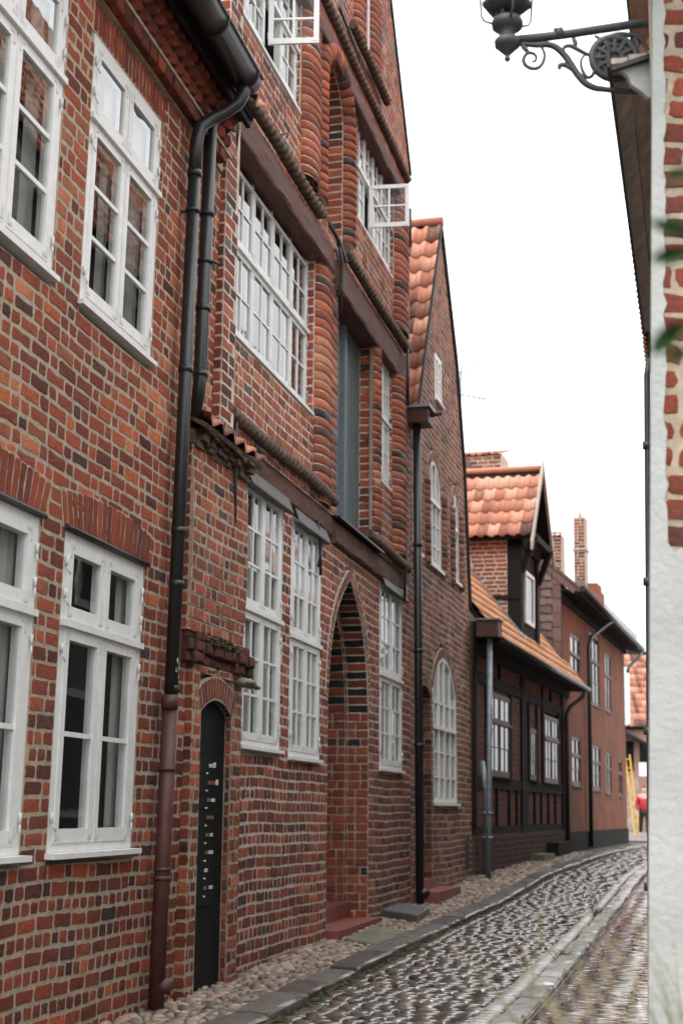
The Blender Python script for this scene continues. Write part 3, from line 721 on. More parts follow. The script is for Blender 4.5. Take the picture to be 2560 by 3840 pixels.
    ms = MB(); blob(ms, [(-.95 + rnd.gauss(0, .22), .1 + rnd.uniform(-.02, .035), 2.69 + rnd.uniform(-.06, .02), rnd.uniform(.01, .026)) for _ in range(110)]); tag(ms.build('moss_cushion', 'moss', cc), kind='stuff')
    st = MB(); blob(st, [(-.5, .15, 2.39, .085), (-.45, .2, 2.37, .06), (-.53, .21, 2.385, .05), (-.4, .24, 2.355, .035)], 9); st.build('bracket_stone', 'mossslab', cc)
    # tile weathering on top of the pier
    t = MB(); t.box((-1.76, -.1, 4.16), (-.3, .1, 4.27), 2); t.hull4([(-1.78, .0, 4.42), (-.28, .0, 4.42), (-.28, .22, 4.3), (-1.78, .22, 4.3)], (0, -.02, -.03), 2)
    pantiles(t, (-1.78, .235, 4.33), (1, 0, 0), (0, -.9, .42), 5, 1, .29, .26, .03, (0, .42, .9))
    for row, (z, y) in enumerate(((4.15, .1), (4.2, .14), (4.25, .18))):
        x = -1.72 + row * .04
        while x < -.42:
            w_ = rnd.uniform(.08, .16); y2 = y + rnd.uniform(-.02, .035); z2 = z + rnd.uniform(-.012, .012); tn = (rnd.uniform(0, .3), .15, 0)
            t.box((x, -.05, z2), (x + w_ - .012, y2, z2 + .05), 2, tn); x += w_
    t.build('tile_weathering', ['tile', 'mortar1', 'rope'], root)
    # black side door with letter boxes
    d = MB(); d.prism([(-1.355, -.1)] + [(a, b - .004) for a, b in archd] + [(-.605, -.1)], -.02, .028)
    d.box((-1.3, .028, .62), (-.83, .038, 1.78)); 
    for k in range(9): d.box((-1.3, .038, .62 + k * .145 - .002), (-.83, .041, .62 + k * .145 + .002))
    dd = d.build('side_door', 'door', root)
    spec = [[('plate', -1.0, .07), ('plate', -.9, .045)], [('brass', -1.02, .06), ('redlabel', -.93, .07), ('plate', -.83, .045)], [('brass', -1.03, .06), ('plate', -.93, .075)], [('brass', -1.03, .065), ('brass', -.95, .07)], [('brass', -1.04, .06), ('plate', -.93, .04)], [('brass', -1.04, .06), ('plate', -.97, .1)], [('plate', -1.05, .055)], [('brass', -1.06, .06), ('plate', -.93, .07)]]
    for k, row in enumerate(spec):
        u = 1.68 - k * .145 * .93
        for mt, x, w in row:
            p = MB(); p.box((x, .038, u), (x + w, .046, u + .026 if w != .045 else u + .04))
            for z in range(2): p.box((x + w * .2, .046, u + .007 + z * .008), (x + w * .75, .0465, u + .0095 + z * .008), 1)
            p.build('name_plate', [mt, 'iron'], dd)
        p = MB(); p.lathe((-1.06, .042, u - .05), [(.011, -.006), (.012, .006)], 8); p.build('lock', 'plate', dd)
    # windows
    def cols(a, b, n, f=.06): w = (b - a - 2 * f) / n; return [(a + f + w * i + .008, a + f + w * (i + 1) - .008) for i in range(n)]
    g1 = window(root, *WIN['G1'], .0, cols(-.16, 1.1, 2), [(1.955, 3.06, 1, 2), (3.13, 4.21, 1, 2)], cas=.05, frame=.065, hood=4.33, gmat='midglass', curtain=[(-.08, .5, 1.95, 3.9), (.55, 1.05, 1.95, 3.9)], depth=.06)
    window(root, *WIN['G2'], .0, cols(1.42, 2.58, 2), [(1.915, 2.99, 1, 2), (3.06, 4.17, 1, 2)], cas=.05, frame=.065, hood=4.29, gmat='midglass', curtain=[(1.5, 1.95, 1.95, 3.9), (2.02, 2.5, 1.95, 3.9)], depth=.06)
    window(root, *WIN['G3'], .0, cols(5.52, 6.95, 2), [(1.925, 3.0, 1, 2), (3.07, 4.16, 1, 2)], cas=.05, frame=.065, hood=4.28, gmat='midglass', curtain=[(5.6, 6.2, 1.95, 3.9)], depth=.06)
    cU = [(-.9, -.42), (-.41, .21), (.22, .85), (.86, 1.53), (1.54, 2.15)]
    window(root, *WIN['U1'], -.08, cU, [(5.56, 6.37, 1, 1), (6.43, 7.16, 1, 1)], cas=.042, frame=.055, proj=.09, depth=.06)
    window(root, *WIN['U2'], -.04, cols(5.42, 6.32, 2, .05), [(5.62, 6.4, 1, 1), (6.46, 7.22, 1, 1)], cas=.042, frame=.05)
    w = window(root, *WIN['T1'], -.04, cols(-.9, 1.5, 4, .05), [(8.7, 9.3, 1, 1), (9.36, 9.94, 1, 1)], cas=.04, frame=.05, skip=((2, 0),))
    leaf_casement(w, (.32, .0), .5, 8.74, 9.28, 80)
    w = window(root, *WIN['T2'], -.05, cols(4.2, 6.4, 4, .05), [(8.68, 9.3, 1, 1), (9.36, 9.94, 1, 1)], cas=.04, frame=.05, skip=((1, 0),))
    leaf_casement(w, (4.85, .0), .52, 8.7, 9.28, 84)
    for (sx, u0, u1, nb) in ((2.2, 5.5, 7.2, -.09), (6.32, 5.56, 7.2, -.05), (1.5, 8.64, 9.9, -.05), (6.4, 8.62, 9.9, -.06)):
        rv = MB(); reveal(rv, [(sx - .003, u1), (sx - .003, u0)], 0, nb, .1, lambda i: tone2(3, 6))
        rv.build('window_reveal', ['brick2', 'mortar2'], root)
    # loading hatch: tall grey-blue boards
    l = MB(); l.box((3.2, -.27, 4.58), (5.2, -.21, 7.55))
    for k in range(14): l.box((3.22 + k * .142, -.21, 4.6), (3.22 + k * .142 + .128, -.198 - (.0 if k % 2 else .006), 7.5))
    l.box((4.22, -.21, 4.6), (4.3, -.15, 7.5))
    l.build('loading_hatch', 'bluedoor', root)
    l = MB(); l.hull4([(2.95, -.22, 4.56), (5.22, -.22, 4.56), (5.22, .13, 4.5), (2.95, .13, 4.5)], (0, .003, .022)); l.build('hatch_sill', 'pipe', root)
    r = MB(); reveal(r, [(5.2, 7.5), (5.2, 4.55)], -.02, -.2, .1, lambda i: tone2(5, 6)); r.box((3.2, -.3, 7.5), (5.2, .0, 7.56), 1); r.build('hatch_reveal', ['brick2', 'mortar2'], root)
    # arched niche with a roll moulding
    n = MB(); courses(n, 2.3, 3.5, 7.9, 9.95, [lambda s, u: not inside([(2.3, 7)] + offset_path(nic, .06) + [(3.48, 7)])(s, u)], -.24, .1, ['HS', 'SH'], tone2, thick=.08)
    reveal(n, [(3.42, 9.35), (3.42, 7.9)], 0, -.24, .1, lambda i: tone2(3, 8)); reveal(n, [(2.36, 7.9), (2.36, 9.35)], 0, -.24, .1); reveal(n, nic, 0, -.24, .1, lambda i: (rnd.uniform(.2, .5), .35, 0))
    full = [(2.36, 7.92)] + nic + [(3.42, 7.92)]; P = resample(full, .1)
    for i in range(len(P) - 1):
        a, b = V(P[i]), V(P[i + 1]); tt = (b - a).normalized(); nn = V((-tt.y, tt.x)); w = .28; t = tone2(3, 9); rows = []
        for f_, dd_ in ((.07, .012), (.12, .0), (.88, .0), (.93, .012)):
            base = a.lerp(b, f_); rw = []
            for j in range(9):
                an = math.pi * j / 8; q_ = base + nn * (w / 2 - (w / 2 - dd_) * math.cos(an)) * 1.0
                # keep the outside of each wedge wider than its inside
                nxt = P[min(i + 2, len(P) - 1)]; prv = P[max(i - 1, 0)]
                ta = (V(b) - V(prv)).normalized(); tb = (V(nxt) - V(a)).normalized(); td = ta.lerp(tb, f_).normalized(); nd_ = V((-td.y, td.x))
                q_ = base + nd_ * (w / 2 - (w / 2 - dd_) * math.cos(an))
                rw.append(n.pt((q_.x, .005 + (.125 - dd_) * math.sin(an), q_.y)))
            rows.append(rw)
        for x, y in zip(rows, rows[1:]):
            for j in range(8): n.fc([x[j], x[j + 1], y[j + 1], y[j]], 0, t, True)
        co = [(p + V((-tt.y, tt.x)) * d_) for p, d_ in ((a, .01), (b, .01))]
        for j in range(8):
            an, a2 = math.pi * j / 8, math.pi * (j + 1) / 8
            def cp(p, an): q_ = p + nn * (w / 2 - (w / 2 - .014) * math.cos(an)); return (q_.x, .0 + .108 * math.sin(an), q_.y)
            n.poly([cp(a, an), cp(b, an), cp(b, a2), cp(a, a2)], 1)
    n.build('niche', ['brick2', 'mortar2'], root)
    # beams and rope mouldings
    def beam(s0, s1, u0, u1, n, n0=-.12, taper=0):
        b = MB(); k = int((s1 - s0) / .25) + 1; rr = []
        for i in range(k + 1):
            s = s0 + (s1 - s0) * i / k; j = lambda: rnd.uniform(-.008, .008)
            rr.append([b.pt((s, n0, u0)), b.pt((s, n - .015, u0 + j())), b.pt((s, n + j(), u0 + .02 + j())), b.pt((s, n + j(), (u0 + u1) / 2)), b.pt((s, n + j() - .01, u1 - .02 + j())), b.pt((s, n - .03, u1 + j())), b.pt((s, n0, u1))])
        for x, y in zip(rr, rr[1:]):
            for i in range(6): b.fc([x[i], x[i + 1], y[i + 1], y[i]])
        b.fc(rr[0]); b.fc(rr[-1][::-1]); b.build('beam', 'beam', root)
    beam(-.9, 2.62, 7.22, 7.52, .12, -.1); beam(3.05, 6.95, 7.2, 7.56, .08, -.2); beam(-.5, 7.0, 4.31, 4.53, .035); beam(-.9, 6.8, 9.88, 10.14, .1, -.1)
    beam(3.0, 6.5, 4.24, 4.5, .06, -.02)
    for s0, s1, n_, u in ((-1.15, 2.02, .13, 7.68), (3.2, 6.96, .11, 7.72), (-.87, 2.85, .1, 4.68), (4.5, 7.02, .1, 4.62), (-.9, 6.98, .1, 10.34), (3.52, 5.58, .1, 10.84)):
        rp = MB(); rope(rp, s0, s1, n_ - .015, u - .005, .06); rp.build('rope_moulding', 'rope', root)
    x = -1.1                                                      # brick fillet under the ropes
    for s0, s1, u0, u1, n_ in ((-1.1, 2.2, 7.52, 7.6, .07), (3.2, 6.9, 7.56, 7.64, .05), (-.8, 2.9, 4.53, 4.6, .04), (4.5, 6.95, 4.53, 4.55, .04), (-.9, 6.9, 10.14, 10.27, .06)):
        fl = MB(); fl.box((s0, -.1, u0), (s1, n_, u1), 1); x = s0
        while x < s1 - .05 and u1 - u0 > .05:
            w = rnd.choice((.13, .26)); w = min(w, s1 - x); fl.brick([(x + .006, n_, u0 + .006), (x + w - .006, n_, u0 + .006), (x + w - .006, n_, u1 - .004), (x + .006, n_, u1 - .004)], (0, 1, 0), .008, tone2(x, u0)); x += w
        fl.build('string_course', ['brick2', 'mortar2'], root)
    # small piers of the top storey
    pil(half_round(3.9, 4.35, 0, .11), 10.95, 12.6, [5, 4]); pil(half_round(4.75, 5.3, 0, .11), 10.95, 12.6, [5, 6])
    m = MB(); m.box((4.38, -.05, 11.0), (4.46, .02, 12.6)); m.box((4.66, -.05, 11.0), (4.74, .02, 12.6)); m.box((4.46, -.05, 11.0), (4.66, .02, 11.06)); w = m.build('window', 'white', root)
    m = MB(); m.poly([(4.46, -.01, 11.06), (4.66, -.01, 11.06), (4.66, -.01, 12.6), (4.46, -.01, 12.6)]); m.build('pane', 'glass', w)
    m = MB(); m.box((4.46, -.3, 11.06), (4.66, -.04, 12.6)); m.build('room_interior', 'dark', w)
    # verge of the gable and the roof behind
    v = MB()
    for a, b in (((7.6, 10.68), (3.5, 16.42)), ((3.5, 16.42), (-.9, 10.2))):
        v.hull4([(a[0], .03, a[1]), (a[0], -.3, a[1]), (b[0], -.3, b[1]), (b[0], .03, b[1])], (.0, 0, .05))
    v.build('verge', 'iron', root)
    rf = MB(); rf.hull4([(7.6, -.3, 10.6), (7.6, -8, 10.6), (3.5, -8, 16.4), (3.5, -.3, 16.4)], (-.1, 0, -.1)); rf.hull4([(-1.2, -.3, 10), (-1.2, -8, 10), (3.5, -8, 16.4), (3.5, -.3, 16.4)], (.1, 0, -.1)); rf.build('roof', 'tile', root)
    sw = MB(); sw.box((7.3, -8, -.2), (7.54, -.34, 10.6)); sw.box((-.85, -8, 6.5), (-.6, -.42, 10.0)); sw.build('side_wall', 'brick3', root)
    # wrought iron anchors
    def anchor(pts, r=.016):
        a = MB(); a.tube(pts, r, 7); a.build('wall_anchor', 'iron', root)
    anchor([(2.25, .14, 7.66), (2.62, .16, 7.6), (3.12, .12, 7.56)], .024); anchor([(2.66, .14, 7.62), (2.74, .17, 7.4), (2.8, .15, 7.2), (2.74, .12, 7.0)], .02); anchor([(2.6, .13, 7.5), (2.82, .15, 7.3), (2.86, .12, 6.86)], .016)
    anchor([(-.96, .12, 7.5), (-.97, .13, 7.2), (-.95, .1, 6.98)], .026); anchor([(-.72, .1, 4.6), (-.7, .1, 3.72)], .02)
    anchor([(2.24, .05, 4.34), (2.32, .06, 4.1), (2.42, .04, 3.78)], .016); anchor([(2.42, .05, 4.25), (2.34, .06, 4.0), (2.3, .04, 3.85)], .012)
    anchor([(6.68, .14, 7.66), (6.72, .14, 6.85)], .022); anchor([(6.66, .13, 4.9), (6.64, .1, 4.1)], .02); anchor([(2.65, .13, 10.52), (3.6, .13, 10.48)], .018)
    anchor([(7.02, .12, 9.9), (7.0, .12, 9.3)], .018)
    e = MB(); e.tube([(.72, .0, 7.98), (.72, .06, 7.98), (.73, .09, 8.0), (.74, .1, 7.97), (.73, .08, 7.95)], .006, 6); e.build('eye_hook', 'iron', root)
def blob(mb, items, seg=6):
    for x, y, z, r in items:
        p = [(.01, -.6), (.8, -.4), (1, 0), (.75, .45), (.05, .7)]
        mb.lathe((x, y, z), [(a * r * rnd.uniform(.8, 1.2), b * r * .8) for a, b in p], seg)
build_gabled_house()

# ------------------------------------------------------------------ camera geometry (also used to find where far and small things stand)
PITCH, ROLL, EYE, FPX = R(11.67), R(1.16), V((0, 0, 1.4)), 50 / 36 * 3840
_f = V((0, math.cos(PITCH), math.sin(PITCH))); _r = V((1, 0, 0)); _u = _r.cross(_f)
CR = _r * math.cos(ROLL) + _u * math.sin(ROLL); CU = _u * math.cos(ROLL) - _r * math.sin(ROLL)
def at(x, y, Y):
    d = _f + CR * ((x - 1280) / FPX) - CU * ((y - 1920) / FPX); return EYE + d * (Y / d.y)
def gz(Y):
    k = [(-20, 0), (12, 0), (20, .13), (22.5, .2), (25, .31), (33, .46), (45, .48), (58, .56), (140, .9)]
    for (a, b), (c, d) in zip(k, k[1:]):
        if Y <= c: return b + (d - b) * max(0, (Y - a)) / (c - a)
    return .9

# ================================================================== third house, steep tiled roof and arched windows
def tone3(s, u):
    r = rnd.gauss(.45 + .08 * min(1, u / 7), .18)
    if rnd.random() < .14: r = rnd.uniform(0, .2)
    return (min(1, max(0, r)), rnd.uniform(.3, .8), 0)
def build_arched_house():
    root = thing('steep_roof_house', 'narrow brick house with a steep orange pantile roof and round-headed white windows', 'house', F3.mat())
    gpoly = [(-.3, -.2), (4.85, -.2), (4.8, 4.8), (4.4, 7.2), (3.75, 8.95), (2.45, 10.95), (.4, 7.1), (-.3, 6.9)]
    gi = inside(gpoly); forb = [lambda s, u: not gi(s, max(u, -.15))]
    AW = [(1.3, 2.28, 5.05, 6.75), (.12, .62, 5.05, 6.75), (3.35, 3.85, 5.1, 6.6), (1.5, 3.45, 1.48, 3.72)]
    paths = []
    for a, b, c, d in AW:
        rise = (b - a) * .48 if d > 5 else .55
        p = arch_path(a, b, d - rise, d, 16); paths.append((p, c)); o = offset_path(p, .16)
        forb += [inside([(a, c)] + p + [(b, c)]), inside(o + p[::-1])]
    ds, de = .5, 1.36; dp = arch_path(ds, de, 3.0, 3.16, 10); forb += [inside([(ds, -.5)] + dp + [(de, -.5)]), inside(offset_path(dp, .14) + dp[::-1])]
    forb.append(rect(1.86, 2.46, 7.78, 8.6))
    mb = MB(); courses(mb, -.3, 4.9, 0, 11, forb, 0, .1, ['SH', 'HSS', 'SHH'], tone3, joint=.014)
    for p, c in paths: ring(mb, p, .15, .004, .075, tone3, .2)
    ring(mb, dp, .13, .004, .07, tone3, .2)
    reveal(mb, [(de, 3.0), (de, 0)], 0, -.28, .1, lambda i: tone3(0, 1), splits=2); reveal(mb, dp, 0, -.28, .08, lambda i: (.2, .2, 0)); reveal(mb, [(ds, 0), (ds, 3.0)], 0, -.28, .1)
    # roll mouldings between the upper windows
    for s in (1.1, 2.46, 3.2, 4.0): pilaster(mb, half_round(s - .1, s + .1, 0, .07, 6), 5.0, 6.3, .1, tone3)
    mb.build('wall', ['brick3', 'mortar3'], root)
    d = MB(); d.prism([(ds, 0)] + dp + [(de, 0)], -.34, -.28); d.build('door', 'darkbeam', root)
    st = MB(); st.box((.0, -.1, .0), (1.75, .34, .27)); st.box((.3, -.3, .27), (1.5, .05, .4)); st.build('step', 'stepred', root)
    for k, ((p, c), (a, b, _, d)) in enumerate(zip(paths, AW)):
        w = MB(); g = MB(); n0, n1 = -.08, -.01; f = .07 if b - a > .9 else .05
        inner = offset_path(p, -f); poly_o = [(a, c)] + p + [(b, c)]
        full = [(a, c + .0)] + p + [(b, c + .0)]
        fin = [(a + f, c + f)] + inner + [(b - f, c + f)]
        for (x, y), (xx, yy), (q, r_), (qq, rr) in zip(full, full[1:], fin, fin[1:]):
            w.hull4([(x, n1, y), (xx, n1, yy), (qq, n1, rr), (q, n1, r_)], (0, n0 - n1, 0))
        w.box((a + f, n0, c), (b - f, n1, c + f))
        m = (a + b) / 2; hi = inside(fin + [fin[0]])
        vs = [a + (b - a) * t for t in ((.5,) if b - a < .9 else (.25, .5, .75) if b - a > 1.5 else (.33, .66))]
        for x in vs:
            top = max([y for (q, y), (qq, yy) in zip(inner, inner[1:]) if min(q, qq) - .05 <= x <= max(q, qq) + .05] or [d - f])
            t = .035 if x == m else .018
            w.box((x - t, n0, c + f), (x + t, n1 + .004, top))
        rows = 6 if d - c > 1.8 else 5
        for r_ in range(1, rows):
            y = c + (d - c) * r_ / rows
            if y < p[0][1] + .1: w.box((a + f, n0 + .01, y - (.03 if r_ == 3 else .012)), (b - f, n1 - .012 + (.03 if r_ == 3 else 0), y + (.03 if r_ == 3 else .012)))
        wo = w.build('window', 'white', root)
        g.fc([g.pt((x, -.045, y)) for x, y in fin]); g.build('pane', 'glass', wo)
        it = MB(); it.prism(poly_o, -.7, -.6); it.prism([(a - .01, c - .01), (a, c - .01), (a, d), (a - .01, d)], -.6, -.09); it.prism([(b, c - .01), (b + .01, c - .01), (b + .01, d), (b, d)], -.6, -.09); it.build('room_interior', 'dark', wo)
        cu = MB(); cu.poly([(a + f, -.2, c + f), (a + (b - a) * .4, -.2, c + f), (a + (b - a) * .4, -.2, d - f * 3), (a + f, -.2, d - f * 5)]); cu.build('curtain', 'curtain', wo)
        s = MB(); s.box((a - .05, -.08, c - .05), (b + .05, .05, c - .003)); s.build('sill', 'white', wo)
    window(root, 1.88, 2.44, 7.8, 8.58, -.0, [(1.93, 2.15), (2.17, 2.39)], [(7.85, 8.53, 0, 1)], cas=.04, frame=.05, hinges=False)
    # roof: slope facing up the street, verge, back slope
    B = V((2.25, 0, 4.1)).normalized(); N = V((-B.z, 0, B.x))
    rf = MB(); pantiles(rf, (.2, -2.55, 6.98), (0, 1, 0), B, 12, 12, .215, .375, .035, N)
    rf.hull4([(.24, -6, 6.98), (.24, -.02, 6.98), (2.47, -.02, 11.02), (2.47, -6, 11.02)], (.05, 0, -.03), 1)
    rf.hull4([(4.75, -6, 6.9), (4.75, -.02, 6.9), (2.47, -.02, 11.02), (2.47, -6, 11.02)], (-.05, 0, -.03), 1)
    rf.tube([(2.47, .05, 11.06), (2.47, -6, 11.06)], .09, 8)
    rf.build('roof', ['tile', 'darkbeam'], root)
    v = MB()
    for a, b in (((2.45, 10.98), (3.78, 8.97)), ((3.78, 8.97), (4.43, 7.22)), ((4.43, 7.22), (4.83, 4.85)), ((2.45, 10.98), (.35, 7.1))):
        v.hull4([(a[0], .05, a[1]), (a[0], -.2, a[1]), (b[0], -.2, b[1]), (b[0], .05, b[1])], (.0, 0, .045))
    v.build('verge', 'iron', root)
    sw = MB(); sw.box((-.28, -6, -.1), (-.02, -.32, 6.9)); sw.box((4.55, -6, -.1), (4.8, -.32, 4.8)); sw.build('side_wall', 'brick3', root)
    # hopper and downpipe
    h = MB(); h.prism([(-.42, 6.78), (-.02, 6.78), (.04, 6.98), (-.46, 6.98)], .01, .34); h.box((-.5, .0, 6.98), (.08, .38, 7.02), 1); h.tube([(-.2, .34, 6.93), (-.2, .5, 6.95)], .035, 8)
    h.build('rain_hopper', ['pipered', 'zinc'], root)
    d = MB(); d.tube([(-.25, .14, 6.8), (-.25, .14, .14)], .058, 14)
    for u in (5.0, 3.5, 2.2): d.tube([(-.25, .14, u), (-.25, .14, u + .06)], .068, 14)
    d.tube([(-.25, .14, .3), (-.22, .25, .24)], .06, 10); d.build('downpipe', 'pipe', root)
    for s in (4.62,):
        w = MB(); w.prism(arch_path(4.1, 4.5, .75, .95, 8) + [(4.5, .45), (4.1, .45)], -.05, .012); w.build('cellar_grating', 'iron', root)
    return root
build_arched_house()

# ================================================================== half timbered house with the big dormer
def build_timber_house():
    root = thing('timber_framed_house', 'low dark half-timbered house with ochre tile roof and a tall tiled dormer', 'house', F4.mat())
    Wn = [(1.0, 3.0, 1.98, 3.5), (5.1, 5.85, 2.0, 3.06), (6.8, 8.7, 1.98, 3.45)]
    forb = [rect(*w) for w in Wn]
    t4 = lambda s, u: (min(1, max(0, rnd.gauss(.5, .16))), rnd.uniform(.3, .7), 0)
    mb = MB(); courses(mb, -.2, 9.35, .95, 4.6, forb, 0, .095, ['SH', 'S', 'HS'], t4, joint=.016); mb.build('infill_wall', ['brick4', 'mortar4'], root)
    pl = MB(); courses(pl, -.2, 9.4, .1, .95, [], .05, .1, ['SH', 'S'], lambda s, u: (rnd.uniform(0, .4), rnd.uniform(0, .35), 0)); pl.build('plinth', ['brick4', 'mortar4'], root)
    def beam(a, b, name='timber'):
        m = MB(); m.box(a, b); m.build(name, 'darkbeam', root)
    for u0, u1 in ((.95, 1.1), (1.76, 1.95), (3.58, 3.78)): beam((-.2, -.1, u0), (9.3, .03, u1))
    for s, w, u0, u1 in ((-.1, .2, 1.1, 4.6), (.85, .13, 1.95, 3.58), (3.03, .14, 1.95, 3.58), (4.35, .42, .95, 4.6), (4.95, .13, 1.95, 3.58), (5.9, .14, 1.95, 3.58), (6.62, .15, 1.95, 4.6), (8.74, .14, 1.95, 3.58), (9.3, .3, .95, 4.6), (1.0, .1, 1.1, 1.76), (1.75, .1, 1.1, 1.76), (2.9, .1, 1.1, 1.76), (3.65, .1, 1.1, 1.76), (5.6, .1, 1.1, 1.76), (6.4, .1, 1.1, 1.76), (7.3, .1, 1.1, 1.76), (8.2, .1, 1.1, 1.76), (2.0, .14, 3.78, 4.6), (7.7, .14, 3.78, 4.6)):
        beam((s - w / 2, -.1, u0 if u0 > .96 else .4), (s + w / 2, .045, u1))
    beam((4.6, -.1, .3), (4.95, .02, 3.0), 'door')
    for k, (a, b, c, d) in enumerate(Wn):
        nc = 2 if b - a > 1 else 1; w = (b - a - .12) / nc
        window(root, a, b, c, d, .03, [(a + .06 + w * i + .012, a + .06 + w * (i + 1) - .012) for i in range(nc)], [(c + .06, c + (d - c) * .64, 1, 1), (c + (d - c) * .66, d - .06, 1, 0)] if nc == 2 else [(c + .06, d - .06, 1, 2)], cas=.04, frame=.06, hinges=False, mats='brownpaint', cmat='cream', curtain=[(a + .07, a + (b - a) * .47, c + .06, d - .08), (a + (b - a) * .53, b - .07, c + .06, d - .08)], sillmat='darkbeam', depth=.05)
    # main roof, eave, gutter
    tp = math.atan(1.29); B = V((0, -math.cos(tp), math.sin(tp))); N = V((0, math.sin(tp), math.cos(tp)))
    rf = MB(); y = lambda: (rnd.uniform(.25, .95), .5, 0)
    L = [(0, 4.2), (6.3, 10.3)]
    pantiles(rf, (-.05, .45, 4.3), (1, 0, 0), B, 47, 20, .22, .31, .02, N, y, 0, 4)
    rf.hull4([(-.1, .43, 4.25), (10.35, .43, 4.25), (10.35, -4, 9.95), (-.1, -4, 9.95)], (0, -.05, -.05), 1)
    rf.build('roof', ['tileyel', 'darkbeam'], root)
    e = MB(); e.box((-.1, .0, 4.22), (10.3, .40, 4.27)); e.box((-.1, -.02, 4.05), (10.3, .06, 4.22)); e.build('eave_board', 'darkbeam', root)
    g = MB(); g.tube([(-.1, .5, 4.27), (10.45, .5, 4.27)], .055, 10); g.build('gutter', 'pipe', root)
    g = MB(); g.tube([(9.9, .5, 4.25), (9.85, .42, 4.05), (9.6, .16, 3.8), (9.45, .1, 3.6), (9.45, .1, .5)], .05, 10); g.build('downpipe', 'pipe', root)
    for s, t, n in ((-.28, 4.3, .32), (-.2, 3.0, .18)):
        g = MB(); g.tube([(s, n, t), (s, n * .95, 1.4), (s - .02, n * .9, .25)] if n > .2 else [(s + .3, .1, 2.2), (s + .25, n, 1.7), (s + .2, n, .3)], .05, 12)
        for u in (1.3, .9): g.tube([(s if n > .2 else s + .2, n, u), (s if n > .2 else s + .2, n, u + .05)], .06, 12)
        if n > .2:
            for u, h in ((2.95, .16), (2.65, .1)): g.box((s - .03, n + .047, u), (s + .03, n + .053, u + h), 1)
        g.build('downpipe', ['zinc', 'plate'], root)
    h = MB(); h.box((-.45, .12, 4.3), (-.12, .5, 4.58)); h.box((-.48, .1, 4.58), (-.08, .53, 4.61), 1); h.build('rain_hopper', ['pipered', 'zinc'], root)
    # dormer: brick cheek, posts, gable front, tiled roof with boards
    d0, d1, eu, rs, ru = 4.2, 6.35, 6.98, 5.3, 8.55
    c = MB(); c.box((d0 + .02, -1.9, 4.7), (d0 + .25, -.05, eu), 1)
    u = 4.85; k = 0
    while u < eu - .03:
        x = -1.85 - rnd.uniform(0, .24)
        while x < -.28:
            a, b = max(x, -1.85), min(x + .25, -.26)
            if b - a > .04 and u > 4.86 + -a * 1.29 - .12: c.brick([(d0 + .02, a + .008, u + .01), (d0 + .02, b - .008, u + .01), (d0 + .02, b - .008, u + .08), (d0 + .02, a + .008, u + .08)], (-1, 0, 0), .006, (rnd.uniform(.45, .75), rnd.uniform(.4, .8), 0))
            x += .25
        u += .09
    c.build('dormer_cheek', ['brick5', 'mortar2'], root)
    p = MB(); p.box((d0, -.26, 4.75), (d0 + .3, .03, eu)); p.box((d1 - .3, -.26, 4.75), (d1, .03, eu)); p.box((d0, -.24, 6.72), (d1, .06, eu + .02)); p.box((d0 - .02, -1.8, 5.62), (d0 + .06, -.02, 5.7)); p.box((d0 + .3, -.2, 4.75), (d1 - .3, -.02, 6.72)); p.prism([(d0, eu), (d1, eu), (rs, ru - .1)], -.2, .0)
    p.bar((d0 + .15, .02, 6.2), (d0 + .15, .3, 6.95), .12, .12, (1, 0, 0)); p.bar((d1 - .15, .02, 6.2), (d1 - .15, .3, 6.95), .12, .12, (1, 0, 0)); p.bar((d0 + .1, .24, 6.95), (d1 - .1, .24, 6.95), .14, .14)
    p.build('dormer_frame', 'darkbeam', root)
    w = MB(); w.box((d0 + .55, -.02, 5.2), (d0 + .63, .03, 6.3)); w.box((d0 + .63, -.02, 5.2), (d1 - .6, .03, 5.28)); w.box((d1 - .68, -.02, 5.28), (d1 - .6, .03, 6.3)); w.box((d0 + .63, -.02, 6.22), (d1 - .68, .03, 6.3)); w = w.build('window', 'white', root)
    w2 = MB(); w2.poly([(d0 + .63, 0, 5.28), (d1 - .68, 0, 5.28), (d1 - .68, 0, 6.22), (d0 + .63, 0, 6.22)]); w2.build('pane', 'glass', w)
    lf = MB(); B2 = V((rs - d0 + .3, 0, ru - eu + .2)).normalized(); N2 = V((-B2.z, 0, B2.x))
    pantiles(lf, (d0 - .25, -1.75, eu - .08), (0, 1, 0), B2, 9, 5, .225, .385, .03, N2)
    lf.hull4([(d0 - .22, -3, eu - .1), (d0 - .22, .28, eu - .1), (rs, .28, ru), (rs, -3, ru)], (.04, 0, -.05), 1); lf.hull4([(d1 + .25, -3, eu - .1), (d1 + .25, .28, eu - .1), (rs, .28, ru), (rs, -3, ru)], (-.04, 0, -.05), 1)
    lf.tube([(rs, -3, ru + .05), (rs, .26, ru + .05)], .08, 8)
    lf.build('dormer_roof', ['tile', 'darkbeam'], root)
    vb = MB()
    for a, b in (((d0 - .3, eu - .2), (rs, ru + .22)), ((d1 + .3, eu - .2), (rs, ru + .22))):
        vb.hull4([(a[0], .28, a[1]), (b[0], .28, b[1]), (b[0], .28, b[1] - .22), (a[0], .28, a[1] - .2)], (0, .05, 0))
    vb.build('barge_board', 'soffit', root)
    fl = MB(); fl.hull4([(d0 - .12, .1, 4.86 - .13), (d0 + .02, .1, 4.9 - .13), (d0 + .02, -1.8, 4.9 + 2.32), (d0 - .12, -1.8, 4.86 + 2.32)], (0, .02, .05)); fl.build('lead_flashing', 'zinc', root)
    # chimney block with its tile coping behind, hipped ridge beside it
    ch = MB(); ch.box((7.5, -2.05, 7.4), (8.4, -1.05, 9.56), 1); u = 7.4
